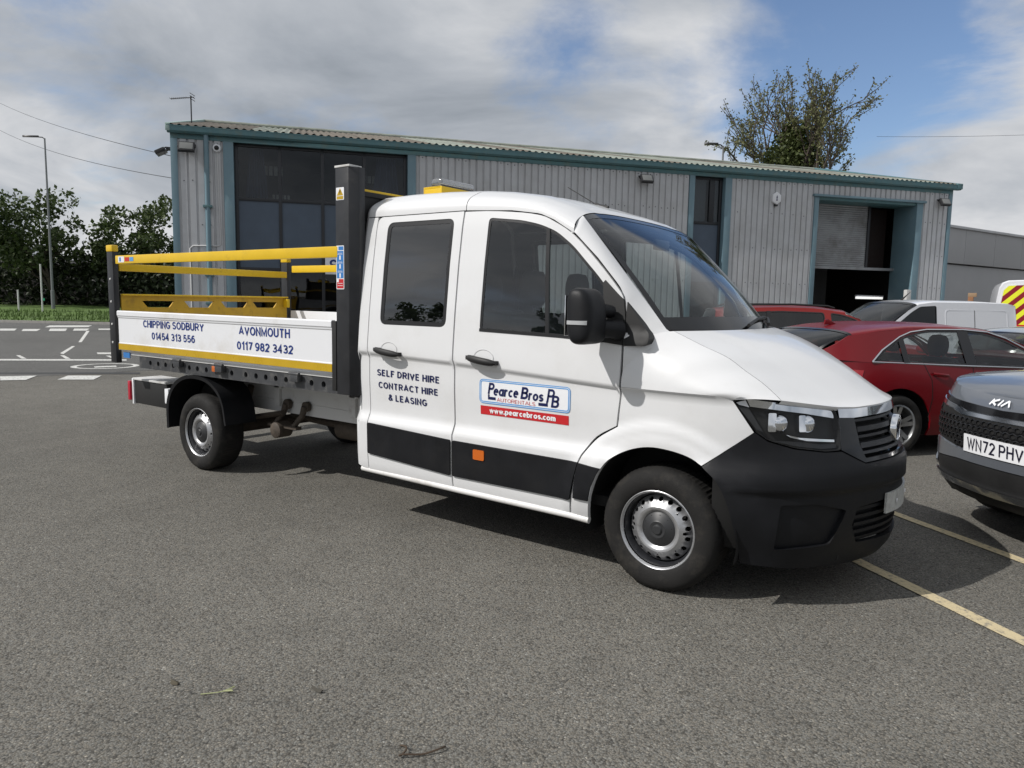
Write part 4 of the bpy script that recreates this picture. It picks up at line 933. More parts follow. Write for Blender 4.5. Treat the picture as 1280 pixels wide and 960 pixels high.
# small label on the rail end
SR = [o for o in truck.children if o.name.startswith('side_rail')][0]
for a, b, m in ((-5.66, -5.545, 'vinylwhite'), (-5.635, -5.605, 'stblue'), (-5.53, -5.45, 'red'), (-5.44, -5.37, 'ltblue')):
    cdt(rect(a, b, 1.878 if m == 'vinylwhite' else 1.887, 1.934 if m == 'vinylwhite' else 1.925), lambda u, v, d: (u, -1.0462 if m == 'vinylwhite' else -1.0468, v), 0, None).build('rail_label', M[m], SR)
MB().box(-5.80, -5.765, -.985, .985, 1.80, 1.872).build('rear_rail', M['yellow'], truck, bevel=.008)
# yellow tailboard with hand holes
th = [[(c-.17, 1.512), (c+.17, 1.512), (c+.115, 1.446), (c-.115, 1.446)] for c in (-.60, -.15, .28, .68)]
tb_ = cdt(rect(-.975, .975, 1.03, 1.562), lambda u, v, d: (-5.77+d, u, v), 0, None, th, lip=.02, edge_sp=.3)
tb = tb_.build('tailboard', M['yellowdull'], truck)
MB().box(-5.795, -5.735, -.975, .975, 1.562, 1.578).build('tailboard_top_edge', M['yellow'], tb, bevel=.004)
MB().box(-5.80, -5.70, .93, .97, 1.45, 1.55).build('tailboard_latch', M['yellow'], tb, bevel=.008)
MB().box(-5.80, -5.76, -.975, .975, 1.03, 1.25).build('tailboard_lower_panel', M['yellowdull'], tb)
# headboard
hb = MB(); hb.box(-2.40, -2.375, -.93, .93, .99, 2.30); hbo = hb.build('headboard', M['blackmatt'], truck)
for y in lin(-.8, .8, 8): MB().box(-2.425, -2.40, y-.02, y+.02, 1.0, 2.30).build('headboard_bar', M['blackmatt'], hbo, bevel=.004)
MB().box(-2.43, -2.36, -.93, .93, 2.30, 2.335).build('headboard_top_beam', M['blackmatt'], hbo, bevel=.006)
MB().box(-2.42, -2.37, -.93, .93, 2.335, 2.352).build('headboard_top_edge', M['yellow'], hbo, bevel=.003)
m2 = MB(); m2.box(-2.44, -2.275, -.20, .285, 2.445, 2.46); m2.box(-2.275, -2.262, -.20, .285, 2.34, 2.46); m2.box(-2.44, -2.2755, -.20, -.188, 2.335, 2.4445); m2.box(-2.453, -2.4405, -.20, .285, 2.33, 2.46)
bk = m2.build('beacon_bracket', M['yellow'], truck, bevel=.003)
mb = MB(); mb.box(-2.43, -2.295, -.165, .27, 2.461, 2.474); mb.build('beacon_base', M['hubcap'], bk, bevel=.006)
mb = MB(); mb.box(-2.42, -2.305, -.155, .26, 2.474, 2.530); mb.build('beacon_lens', M['beacon'] if 'beacon' in M else M['lens'], bk, bevel=.022, bseg=4)
mb = MB(); mb.box(-2.405, -2.32, -.13, .235, 2.475, 2.500); mb.build('beacon_reflector', M['chrome'], bk, bevel=.006)
# ------------------------------------------------------------------ ground, markings, verge
def asphalt(name, base, k=1.0):
    m = bpy.data.materials.new(name); m.use_nodes = True
    N, L = m.node_tree.nodes, m.node_tree.links; b = N['Principled BSDF']; b.inputs['Roughness'].default_value = .88; b.inputs['Specular IOR Level'].default_value = .35
    t = N.new('ShaderNodeTexCoord')
    def vor(sc):
        v = N.new('ShaderNodeTexVoronoi'); v.inputs['Scale'].default_value = sc; L.new(t.outputs['Object'], v.inputs[0]); return v
    def noi(sc, d=5, r=.6):
        n = N.new('ShaderNodeTexNoise'); n.inputs['Scale'].default_value = sc; n.inputs['Detail'].default_value = d; n.inputs['Roughness'].default_value = r; L.new(t.outputs['Object'], n.inputs[0]); return n.outputs[0]
    def ramp(src, st, interp='LINEAR'):
        r = N.new('ShaderNodeValToRGB'); r.color_ramp.interpolation = interp; e = r.color_ramp.elements
        while len(e) < len(st): e.new(.5)
        for x, (p, c) in zip(e, st): x.position = p; x.color = (c, c, c, 1) if not isinstance(c, tuple) else (*c, 1)
        L.new(src, r.inputs[0]); return r.outputs[0]
    def mul(a, c_):
        x = N.new('ShaderNodeMix'); x.data_type = 'RGBA'; x.blend_type = 'MULTIPLY'; x.inputs[0].default_value = 1; L.new(a, x.inputs[6])
        if isinstance(c_, tuple): x.inputs[7].default_value = (*c_, 1)
        else: L.new(c_, x.inputs[7])
        return x.outputs[2]
    v1 = vor(122); v2 = vor(290)
    sepc = N.new('ShaderNodeSeparateColor'); L.new(v1.outputs['Color'], sepc.inputs[0]); sep2 = N.new('ShaderNodeSeparateColor'); L.new(v2.outputs['Color'], sep2.inputs[0])
    chips = ramp(sepc.outputs[0], [(0, .44), (.18, .76), (.5, 1.0), (.86, 1.12), (.965, 1.24), (.988, 1.5), (1, 2.0)])
    fine = ramp(sep2.outputs[1], [(0, .74), (.5, 1.0), (.94, 1.18), (1, 1.5)])
    tint = ramp(sepc.outputs[2], [(0, (1.04, .99, .92)), (.5, (1, .99, .96)), (1, (.97, 1.0, 1.02))])
    patches = ramp(noi(.22, 6, .62), [(.30, .84), (.5, 1.0), (.72, 1.14)])
    mott = ramp(noi(2.6, 7, .7), [(.28, .86), (.5, 1.0), (.75, 1.12)])
    stain = ramp(noi(.9, 8, .66), [(.25, .74), (.36, 1.0), (1, 1.0)])
    pits = ramp(v1.outputs['Distance'], [(0, 1.06), (.55, 1.0), (.80, .52)])
    col = mul(mul(mul(mul(mul(mul(mul(chips, tint), fine), patches), mott), stain), pits), tuple(base))
    L.new(col, b.inputs['Base Color'])
    hs = N.new('ShaderNodeMath'); hs.operation = 'MULTIPLY_ADD'; L.new(v1.outputs['Distance'], hs.inputs[0]); hs.inputs[1].default_value = -1.0; L.new(noi(60, 4), hs.inputs[2])
    bp = N.new('ShaderNodeBump'); bp.inputs['Strength'].default_value = .55*k; bp.inputs['Distance'].default_value = .006; L.new(hs.outputs[0], bp.inputs['Height']); L.new(bp.outputs[0], b.inputs['Normal'])
    return m
def structure(o): o['kind'] = 'structure'; return o
def stuff(o): o['kind'] = 'stuff'; return o
M['asphalt'] = asphalt('weathered_asphalt', (.154, .148, .133))
M['road'] = asphalt('road_asphalt', (.125, .125, .122))
g = MB(); g.add([(-900, -500, 0), (700, -500, 0), (700, 1300, 0), (-900, 1300, 0)], [(0, 1, 2, 3)]); structure(g.build('ground', M['asphalt']))
M['oldwhite'] = mat('worn_white_road_paint', (.62, .62, .59), .8, dirt=(.16, .155, .148), dscale=26, dlo=.50, dhi=.66, bump=.3, bscale=90)
M['oldyellow'] = mat('worn_cream_bay_paint', (.56, .47, .29), .8, dirt=(.17, .16, .145), dscale=30, dlo=.50, dhi=.68, bump=.3, bscale=90)
M['kerb'] = mat('kerb_concrete', (.30, .29, .27), .85, var=.2, bump=.3)
M['grass'] = mat('verge_grass', (.075, .13, .022), .8, var=.35, vscale=.8)
road = MB(); road.add([(-120, 9.0-26, .004), (-15.9, -17+.0, .004), (-13.2, 4.9, .004), (-8.0, 60, .004), (-120, 60, .004)], [(0, 1, 2, 3, 4)])
structure(road.build('road', M['road']))
def flat(poly, z, nm, m): 
    mb = MB(); mb.add([(x, y, z) for x, y in poly], [tuple(range(len(poly)))]); return structure(mb.build(nm, m))
MARKS = [[(-14.05, 0.79), (-13.76, 1.3), (-13.12, 0.87), (-13.34, 0.55)], [(-13.39, 1.69), (-12.98, 2.12), (-12.39, 1.7), (-12.82, 1.27)], [(-18.8, 1.48), (-16.24, 4.21), (-15.88, 4.03), (-18.33, 1.34)], [(-19.04, 2.88), (-18.99, 2.95), (-17.86, 2.67), (-17.93, 2.59)], [(-18.41, 3.63), (-18.35, 3.7), (-17.2, 3.36), (-17.27, 3.28)], [(-17.62, 4.37), (-17.56, 4.44), (-16.45, 4.12), (-16.52, 4.04)], [(-18.79, 4.69), (-18.55, 4.99), (-18.01, 4.73), (-18.24, 4.46)], [(-30.76, 9.76), (-30.7, 9.86), (-23.38, 6.33), (-23.43, 6.25)], [(-21.66, 5.3), (-21.61, 5.37), (-18.75, 3.85), (-19.07, 3.9)], [(-34.3, 7.86), (-34.02, 8.39), (-32.23, 7.65), (-32.47, 7.22)], [(-33.53, 8.45), (-33.22, 9.0), (-31.5, 8.18), (-31.77, 7.73)], [(-33.43, 9.46), (-33.14, 10.02), (-31.0, 9.05), (-31.3, 8.54)], [(-33.01, 10.26), (-32.73, 10.77), (-30.97, 9.85), (-31.21, 9.42)], [(-32.57, 11.07), (-32.16, 11.82), (-31.05, 11.27), (-31.45, 10.56)], [(-36.82, 10.8), (-36.06, 12.38), (-34.37, 11.44), (-34.89, 9.82)], [(-14.93, 2.86), (-14.81, 3.27), (-14.53, 3.15), (-14.65, 2.75)]]
for poly in MARKS: flat(poly, .009, 'road_marking', M['oldwhite'])
rg = MB(); rows = []
for r in (.82, 1.0): rows.append([((-14.86, 3.07)[0]+0.66*r*math.cos(a), (-14.86, 3.07)[1]+0.66*r*math.sin(a), .009) for a in lin(0, 2*math.pi, 40)])
rg.grid(rows); structure(rg.build('road_marking_ring', M['oldwhite']))
def strip_line(p, q, w, nm, m, z=.006):
    p, q = Vector(p), Vector(q); d = (q-p).normalized(); n = Vector((-d.y, d.x))*w/2; k = 24
    mb = MB(); rnd_ = random.Random(3)
    mb.grid([[(*(p.lerp(q, i/k)+n*(1+rnd_.uniform(-.06, .06))), z), (*(p.lerp(q, i/k)-n*(1+rnd_.uniform(-.06, .06))), z)] for i in range(k+1)])
    return structure(mb.build(nm, m))
strip_line((.60, 1.775), (3.6, -.62), .085, 'bay_line', M['oldyellow']); strip_line((.52, .50), (3.4, -1.82), .09, 'bay_line', M['oldyellow'])
flat([(-15.59, 0.26), (-13.13, 2.93), (-12.82, 2.77), (-15.26, 0.16)], .007, 'asphalt_joint', mat('tar_joint', (.045, .045, .045), .8))
# raised verge with a kerb
v0, v1_ = Vector((-44.5, 8.6)), Vector((-33.0, 16.0)); vd = (v1_-v0).normalized(); vn = Vector((-vd.y, vd.x))
if vn.x > 0: vn = -vn
v0 = v0-vd*30; v1_ = v1_+vd*30
def vp(u, d): p = v0+vd*u+vn*d; return (p.x, p.y)
VL = (v1_-v0).length
mb = MB(); mb.grid([[(*vp(u, d), z) for d, z in ((0, 0), (.01, .12), (.14, .125), (.15, .11))] for u in lin(0, VL, 30)]); structure(mb.build('kerb', M['kerb'], smooth=30))
mb = MB(); mb.grid([[(*vp(u, d), .11+.02*d+.10*sst(2, 10, d)+.05*math.sin(u*.7+d)) for d in (.15, 1, 3, 6, 10, 16, 30)] for u in lin(0, VL, 60)]); structure(mb.build('grass_verge', M['grass'], smooth=60))
gr = random.Random(5); mb = MB()
for i in range(9000):
    u, d = gr.uniform(12, VL-12), gr.uniform(.1, 9)**1; x, y = vp(u, d); a = gr.uniform(0, 6.28); h = gr.uniform(.08, .26); w = .03; z0 = .10+.02*d+.1*sst(2, 10, d)
    mb.add([(x-w*math.cos(a), y-w*math.sin(a), z0), (x+w*math.cos(a), y+w*math.sin(a), z0), (x+gr.uniform(-.08, .08), y+gr.uniform(-.08, .08), z0+h)], [(0, 1, 2)])
stuff(mb.build('grass_tufts', M['grass'], fixn=False))

# ------------------------------------------------------------------ industrial unit (local x along the front, y into the building)
M['clad'] = mat('grey_profiled_cladding', (.52, .53, .545), .5, dirt=(.41, .41, .41), dscale=1.1, dlo=.42, dhi=.78, var=.05, vscale=.6)
M['teal'] = mat('teal_painted_trim', (.150, .240, .285), .5, var=.1, vscale=1.5, dirt=(.20, .27, .27), dscale=3, dlo=.55, dhi=.85)
M['tealdark'] = mat('dark_teal_gutter', (.085, .185, .205), .45, var=.12, dirt=(.15, .19, .16), dscale=4, dlo=.5, dhi=.8)
M['frame'] = mat('dark_window_frame', (.016, .018, .022), .4)
M['spandrel'] = mat('blue_grey_spandrel_panel', (.066, .092, .130), .40, var=.15, vscale=2)
M['roofa'] = mat('mossy_fibre_cement', (.25, .275, .235), .9, var=.25, vscale=1.2, dirt=(.14, .14, .12), dscale=2.2, dlo=.50, dhi=.72, bump=.3)
M['roofb'] = mat('brown_weathered_fibre_cement', (.13, .112, .09), .9, var=.25, vscale=1.5, dirt=(.30, .30, .24), dscale=2.5, dlo=.55, dhi=.8, bump=.3)
M['bglass'] = glass('office_glass', (.58, .61, .63), .01, 1.45)
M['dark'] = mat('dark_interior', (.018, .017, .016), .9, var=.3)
M['shutter'] = mat('galvanised_shutter', (.30, .31, .32), .45, metal=.3, var=.15, vscale=.8, dirt=(.16, .155, .15), dscale=1.2)
M['curtain'] = mat('blue_curtain', (.13, .17, .27), .9)
M['blockgrey'] = mat('grey_rendered_wall', (.38, .38, .385), .85, var=.08, vscale=.5)
bldg = thing('industrial_unit', 'long grey clad industrial unit with teal trim, tall windows and an open roller door', 'building', (-18.336, 6.685, 0), R(52.081))
S1 = 27.0; EZ = 6.0; DB = 16.0
def clad(s0, s1, z0, z1, axis='x', at=0.0, sgn=-1, nm='cladding_panel'):
    prof = []; s = s0; p = .222
    k = math.floor(s0/p)*p
    while k < s1+p:
        for o, h in ((.0, 0), (.014, .040), (.170, .040), (.184, 0)): prof.append((k+o, h))
        k += p
    prof = [(s0, 0)]+[(a, h) for a, h in prof if s0 < a < s1]+[(s1, 0)]
    mb = MB()
    if axis == 'x': mb.grid([[(a, at+sgn*h, z) for a, h in prof] for z in (z0, z1)])
    else: mb.grid([[(at+sgn*h, a, z) for a, h in prof] for z in (z0, z1)])
    return mb.build(nm, M['clad'], bldg)
for a, b, z0, z1 in ((.15, 1.36, .0, 6.0), (6.75, 15.99, 0, 6.0), (17.56, 20.95, 0, 6.0), (25.66, 26.86, 0, 6.0), (20.95, 25.66, 5.50, 6.0)): clad(a, b, z0, z1)
def bb(x0, x1, y0, y1, z0, z1, nm, m, par=None, bevel=.006): 
    mb = MB(); mb.box(x0, x1, y0, y1, z0, z1); return mb.build(nm, M[m] if isinstance(m, str) else m, par or bldg, bevel=bevel)
mb = MB(); fr_ = random.Random(2)
for a, b in ((.15, 1.36), (6.75, 15.99), (17.56, 20.95), (25.66, 26.86)):
    k = math.ceil(a/.222)
    while k*.222+.09 < b:
        for z in (2.35, 3.55, 4.75, 5.80):
            if fr_.random() < .6: mb.lathe([(.0001, .052), (.016, .050), (.020, .041)], (k*.222+.092, 0, z+fr_.uniform(-.02, .02)), 6)
        k += 1
fx = mb.build('cladding_fixing', mat('fixing_cap', (.12, .12, .13), .6), bldg, fixn=False); fx['kind'] = 'stuff'
# corner trims
for a, b in ((-.01, .17), (26.84, 27.01)):
    bb(a, b, -.055, .14, 0, 6.0, 'corner_trim', 'teal')
# gables, back wall and roof shell
RZ = 8.03
for x, sg in ((0.0, -1), (27.0, 1)):
    clad(.14, DB, 0, 6.0, 'y', x, sg, 'gable_cladding')
    mb = MB(); mb.add([(x, -.02, 6.0), (x, DB, 6.0), (x, DB/2, RZ-.05)], [(0, 1, 2)]); mb.build('gable_top', M['clad'], bldg)
    for y0, z0, y1, z1 in ((-.27, 6.17, DB/2, RZ+.06), (DB/2, RZ+.06, DB+.3, 6.20)):
        mb = MB(); xx = (x-.09, x+.02) if sg < 0 else (x-.02, x+.22)
        mb.add([(a, y, z+d) for a in xx for y, z in ((y0, z0), (y1, z1)) for d in (-.16, .045)], [(0, 1, 3, 2), (4, 6, 7, 5), (0, 2, 6, 4), (1, 5, 7, 3), (0, 4, 5, 1), (2, 3, 7, 6)]); mb.build('verge_trim', mat('verge_flashing', (.30, .40, .37), .6, var=.15) if sg < 0 else M['tealdark'], bldg, bevel=.01)
bb(0, 27, DB-.05, DB, 0, 6.1, 'back_wall', 'clad')
rr = random.Random(11); NS = 26
for i in range(NS):
    a0, a1 = .0+27.16*i/NS, .0+27.16*(i+1)/NS; n = 24
    m = M['roofb'] if i < 7 and rr.random() < .85 else (M['roofb'] if rr.random() < .16 else M['roofa'])
    for side in (0, 1):
        rows = []
        for k in range(n+1):
            s = a0+(a1-a0)*k/n; h = .030*math.sin(2*math.pi*s/.209)
            rows.append([(s, lerp(-.19, DB/2, q) if side == 0 else lerp(DB+.22, DB/2, q), lerp(6.20, RZ, q)+h+.004*(i % 2)) for q in (0, .25, .5, .75, 1)])
        MB().grid(rows).build('roof_sheet', m, bldg, smooth=70)
mb = MB(); mb.tube([(-.05, DB/2, RZ+.02), (27.2, DB/2, RZ+.02)], .09, 8); mb.build('ridge_capping', M['roofa'], bldg, smooth=60)
# gutter: box section with a lip
mb = MB(); mb.grid([[(s, y, z) for y, z in ((-.06, 6.165), (-.06, 5.99), (-.20, 5.985), (-.255, 6.03), (-.26, 6.165), (-.27, 6.172), (-.27, 6.15), (-.245, 6.15), (-.235, 6.05), (-.10, 6.03), (-.10, 6.165))] for s in (-.06, 9, 18, 27.2)], closed=True)
for s in (-.06, 27.2): mb.add([(s, y, z) for y, z in ((-.06, 6.165), (-.06, 5.99), (-.20, 5.985), (-.255, 6.03), (-.26, 6.165))], [(0, 1, 2, 3, 4)])
mb.build('gutter', M['tealdark'], bldg, smooth=20)
bb(.0, 27.0, -.06, .0, 5.86, 5.985, 'eaves_flashing', 'tealdark')
# downpipe, conduit
dp = MB(); dp.tube([(.92, -.12, 5.99), (.92, -.12, 0)], .068, 14); dpo = dp.build('downpipe', M['teal'], bldg, smooth=50)
for z in (1.35, 2.15, 4.05): bb(.80, 1.04, -.19, -.04, z-.035, z+.035, 'pipe_bracket', 'tealdark', dpo)
mb = MB(); mb.tube([(1.19, -.05, 5.6), (1.23, -.05, 3.02), (1.18, -.05, 2.97), (.50, -.05, 2.95), (.42, -.05, 2.88), (.42, -.05, .2)], .020, 8); mb.build('cable_conduit', mat('white_conduit', (.55, .55, .55), .5), bldg, smooth=60)
# big glazed front and the narrow stair window
def opening(s0, s1, ztop, zbot, mull, rails, spand, fr=.26, jw=(.27, .24)):
    w = thing  # (unused)
    bb(s0, s0+jw[0], -.058, .22, zbot, ztop, 'opening_trim', 'teal'); bb(s1-jw[1], s1, -.058, .22, zbot, ztop, 'opening_trim', 'teal')
    bb(s0+jw[0], s1-jw[1], -.05, .22, ztop-.10, ztop-.002, 'opening_trim', 'tealdark')
    a, b = s0+jw[0], s1-jw[1]; top = ztop-.10; y0, y1 = .13, .20
    xs = [a]+mull+[b]; zs = [zbot]+rails+[top]; t = .045
    win = bb(a, b, y1+.004, y1+.03, zbot, zbot+.03, 'window', 'frame')
    for x in xs:
        x0, x1 = (a, a+.10) if x == a else ((b-.10, b) if x == b else (x-t, x+t))
        bb(x0, x1, y0, y1, zbot, top, 'mullion', 'frame', win)
    for z in zs:
        z0, z1 = (zbot, zbot+.08) if z == zbot else ((top-.09, top) if z == top else (z-t, z+t))
        bb(a, b, y0+.004, y1-.002, z0, z1, 'transom', 'frame', win)
    for i in range(len(xs)-1):
        for j in range(len(zs)-1):
            sp_ = j in spand
            bb(xs[i]+.03, xs[i+1]-.03, y1-.03, y1-.02, zs[j]+.03, zs[j+1]-.03, 'spandrel_panel' if sp_ else 'window_pane', 'spandrel' if sp_ else 'bglass', win, bevel=0)
    return win
wn1 = opening(1.35, 6.77, 5.98, .0, [2.86, 4.05, 5.26], [.95, 2.36, 4.34], {2, 0})
wn2 = opening(15.97, 17.58, 5.98, .0, [], [1.0, 2.3, 4.34], {2, 0}, jw=(.20, .25))
bb(16.84, 17.03, .125, .205, 4.36, 5.86, 'mullion', 'frame', wn2)
# rooms behind the glass
def room(s0, s1, d0, d1, z0, z1, m='dark'):
    mb = MB(); mb.add([(x, y, z) for x in (s0, s1) for y in (d0, d1) for z in (z0, z1)], [(2, 3, 7, 6), (0, 1, 3, 2), (4, 6, 7, 5), (0, 2, 6, 4), (1, 5, 7, 3)]); return mb.build('room', M[m], bldg)
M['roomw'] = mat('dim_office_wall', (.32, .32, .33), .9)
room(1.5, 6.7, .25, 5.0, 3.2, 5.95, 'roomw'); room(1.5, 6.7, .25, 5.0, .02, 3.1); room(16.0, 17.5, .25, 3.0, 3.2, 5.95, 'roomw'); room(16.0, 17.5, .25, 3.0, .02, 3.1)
for s0, s1, ph in ((1.85, 2.55, 0), (5.45, 6.45, 1.0)):
    prof = [(lerp(s0, s1, i/40), .50+.05*math.sin(i*1.1+ph)) for i in range(41)]
    MB().grid([[(lerp((s0+s1)/2, x, .55+.45*q), y, lerp(4.0, 5.8, 1-q)) for x, y in prof] for q in (0, .4, .8, 1)]).build('curtain', M['curtain'], bldg, smooth=60)
M['windowlight'] = mat('painted_window_light', (.80, .76, .66), .8)  # pale colour stands in for bright windows seen through the building
for s0, s1, z0, z1 in ((2.25, 2.95, 5.15, 5.42), (2.62, 3.15, 4.42, 4.60), (5.0, 5.7, 5.10, 5.32)):
    for k in range(5):
        u = s0+(s1-s0)*k/5; bb(u, u+(s1-s0)/5-.035, .90, .92, z0, z1, 'window_light_board', 'windowlight')
for s0, s1 in ((16.28, 16.80), (17.0, 17.28)): bb(s0, s1, .30, .31, 4.40, 5.80, 'roller_blind', mat('grey_roller_blind', (.42, .44, .44), .8))
# sign board low in the glazing; only its first letter shows
sgb = bb(4.10, 6.40, .07, .09, 2.26, 2.78, 'sign_board', M['vinylwhite'])
for w_ in sign_mb('S', (4.22, 4.46, 2.36, 2.70), lambda u, v, d: (u, .068-d, v), .20): w_.build('lettering', M['blue'], sgb, fixn=False)
# roller door
bb(20.93, 21.11, -.058, 1.05, 0, 5.50, 'door_jamb', 'teal'); bb(25.40, 25.68, -.058, 1.05, 0, 5.50, 'door_jamb', 'teal')
bb(20.86, 25.76, -.13, .05, 5.445, 5.525, 'door_head_flashing', 'teal')
bb(21.11, 25.40, .0, 1.05, 5.35, 5.50, 'door_head', 'tealdark')
sh = bb(21.11, 25.40, .86, .92, 2.98, 3.08, 'shutter_bottom_bar', 'shutter')
for i in range(30):
    z = 3.08+i*.079; mb = MB(); mb.grid([[(x, .90-.022*math.sin(q*math.pi), z+.077*q) for q in lin(0, 1, 4)] for x in (21.12, 24.05)]); mb.build('shutter_slat', M['shutter'], bldg, smooth=60)
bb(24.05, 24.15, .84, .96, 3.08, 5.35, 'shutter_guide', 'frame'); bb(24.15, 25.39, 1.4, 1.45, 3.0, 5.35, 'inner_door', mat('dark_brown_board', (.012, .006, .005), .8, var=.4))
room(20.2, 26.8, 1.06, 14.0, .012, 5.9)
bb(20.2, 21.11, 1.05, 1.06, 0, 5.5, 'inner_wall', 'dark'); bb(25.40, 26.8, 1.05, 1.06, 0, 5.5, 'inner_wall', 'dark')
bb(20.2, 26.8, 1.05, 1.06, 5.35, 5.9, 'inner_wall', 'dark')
def bw(s, d, z):       # building to world
    a = R(52.081); return Vector((-18.336+s*math.cos(a)-d*math.sin(a), 6.685+s*math.sin(a)+d*math.cos(a), z))
BROT = R(52.081)
t = thing('strip_light', 'white fluorescent strip light inside the open roller door', 'light', bw(25.15, 1.75, 1.90), BROT)
mb = MB(); mb.box(-.62, .62, -.05, .05, .0, .09); mb.build('diffuser', mat('lit_diffuser', (.8, .8, .8), .4, emit=((1, 1, .97), .9)), t, bevel=.01)
mb = MB(); mb.box(-.65, .65, -.06, .06, .09, .15); mb.build('housing', M['vinylwhite'], t, bevel=.01)
# fittings on the walls
M['lampgrey'] = mat('lamp_body_black', (.02, .02, .022), .45); M['lampglass'] = mat('floodlight_glass', (.16, .165, .16), .15, coat=.4)
def floodlight(s, z, label, tilt=.5, loc=None, rz=BROT):
    t = thing('floodlight', label, 'floodlight', loc or bw(s, -.06, z), rz, 'floodlights on the industrial unit')
    Mx = Matrix.Translation((0, -.20, .0)) @ Matrix.Rotation(-tilt, 4, 'X')
    mb = MB(); mb.box(-.21, .21, -.06, .05, -.14, .14, 0, Mx); mb.build('housing', M['lampgrey'], t, bevel=.012)
    mb = MB(); mb.box(-.17, .17, -.071, -.062, -.105, .105, 0, Mx); mb.build('lamp_glass', M['lampglass'], t, bevel=.003)
    mb = MB(); mb.tube([(-.22, -.18, 0), (-.22, -.05, .10), (.22, -.05, .10), (.22, -.18, 0)], .018, 6); mb.box(-.08, .08, -.06, .07, .06, .14); mb.build('bracket', M['lampgrey'], t, smooth=50)
    return t
floodlight(.43, 5.60, 'black floodlight under the gutter at the left corner of the unit')
floodlight(14.28, 5.60, 'black floodlight on the cladding left of the narrow stair window')
floodlight(26.45, 5.50, 'black floodlight beside the roller door at the right end of the unit')
floodlight(0, 0, 'floodlight on an arm sticking out past the left gable of the unit', 1.1, bw(-.10, .30, 5.52), BROT-R(90))
t = thing('security_camera', 'white dome security camera beside the downpipe under the gutter', 'camera', bw(1.19, -.04, 5.66), BROT)
MB().lathe([(.0001, .0), (.11, 0), (.115, .05), (.10, .09), (.0001, .10)], (0, 0, 0), 20).build('housing', M['vinylwhite'], t, smooth=50)
MB().lathe([(.065, .10), (.055, .14), (.03, .165), (.0001, .17)], (0, 0, 0), 16).build('dome', M['blackgloss'], t, smooth=50)
t = thing('alarm_box', 'white hexagonal burglar alarm box on the grey cladding', 'alarm box', bw(19.32, -.035, 5.28), BROT)
hexp = [(.19*math.cos(a+math.pi/6)*1.0, .22*math.sin(a+math.pi/6)) for a in lin(0, 2*math.pi*5/6, 5)]
MB().prism(hexp, lambda u, v, d: (u, -d, v), 0, .10).build('cover', M['vinylwhite'], t, bevel=.015)
MB().prism([(-.03, -.09), (.03, -.09), (.014, -.02), (.03, .03), (.0, .10), (-.03, .03), (-.014, -.02)], lambda u, v, d: (u, -d, v), .101, .103).build('mark', M['navy'], t)
MB().box(-.06, .06, -.09, 0, -.27, -.215).build('strobe_lens', M['blackgloss'], t, bevel=.008)
# television aerial on the roof
ab = bw(.15, 3.2, 6.9); t = thing('television_aerial', 'thin television aerial on a mast above the left end of the roof', 'aerial', ab, R(36))
mb = MB(); mb.tube([(0, 0, 0), (0, 0, .90)], .020, 6); mb.build('mast', M['lampgrey'], t, smooth=50)
mb = MB(); mb.tube([(.10, 0, .86), (-.64, 0, .80)], .012, 6); mb.build('boom', M['lampgrey'], t, smooth=50)
for i in range(9): x = -.12-.064*i; MB().tube([(x, -.09, .85+.08*x), (x, .09, .85+.08*x)], .008, 5).build('element', M['lampgrey'], t)
for z in (.78, .86, .94): MB().tube([(.05, -.18, z), (.05, .18, z)], .010, 5).build('reflector_rod', M['lampgrey'], t)
# lower grey building past the right end
t = thing('low_building', 'low plain grey building with a flat fascia past the end of the unit', 'building', (-2.0, 31.6, 0), math.atan2(7.0, 2.47))
mb = MB(); mb.box(-1.5, 18, .12, 12, 0, 3.45); mb.build('wall', M['blockgrey'], t, bevel=.02)
for i in range(7): 
    mb = MB(); mb.box(-1.5+i*2.79, 1.27+i*2.79, .0, 12, 3.5, 4.95); mb.build('fascia_panel', M['blockgrey'], t, bevel=.008)
mb = MB(); mb.box(-1.6, 18.1, -.08, 12.1, 4.955, 5.06); mb.build('roof_edge', M['clad'], t, bevel=.01)
# posts between the cars and the building
t = thing('white_post', 'square white painted post at the right jamb of the roller door', 'post', bw(24.15, -1.2, 0), BROT)
mb = MB(); mb.box(-.10, .10, -.08, .08, 0, 2.22); mb.build('post', mat('grubby_white_paint', (.50, .50, .49), .6, var=.1), t, bevel=.03)
t = thing('wooden_post', 'short brown timber post in front of the low grey building', 'post', (-.35, 21.6, 0))
mb = MB(); mb.box(-.07, .07, -.07, .07, 0, 2.02); mb.build('timber', mat('orange_brown_timber', (.28, .13, .06), .8, var=.3), t, bevel=.012)
mb = MB(); mb.box(-.075, .15, -.075, .02, 1.94, 2.06); mb.build('cap', mat('pale_timber', (.30, .20, .12), .8), t, bevel=.01)
# lamp columns
def lamp(loc, h, rz, label, arm=1.0):
    t = thing('street_lamp', label, 'street lamp', loc, rz, 'street lamps')
    mb = MB(); mb.tube([(0, 0, 0), (0, 0, 1.4), (0, 0, 1.42), (0, 0, h)], [.12, .12, .085, .05], 12); mb.build('column', mat('galvanised_column', (.20, .21, .22), .5, metal=.3), t, smooth=50)
    mb = MB(); mb.tube([(0, 0, h-.05), (.15, 0, h+.06), (arm*.5, 0, h+.09)], .035, 8); mb.build('arm', M['lampgrey'], t, smooth=50)
    rows = [[(arm*x, y*w, h+.10+z) for y, z in ((-1, -.03), (-.8, .05), (0, .08), (.8, .05), (1, -.03), (0, -.06))] for x, w in ((.3, .05), (.45, .13), (.8, .17), (1.0, .13), (1.08, .05))]
    MB().grid(rows, closed=True).build('lamp_head', M['lampgrey'], t, smooth=50)
    return t
lamp((-54.2, 18.05, .3), 11.6, math.atan2(-.60, -.80), 'tall slim street lamp standing on the grass verge on the left', 1.35)
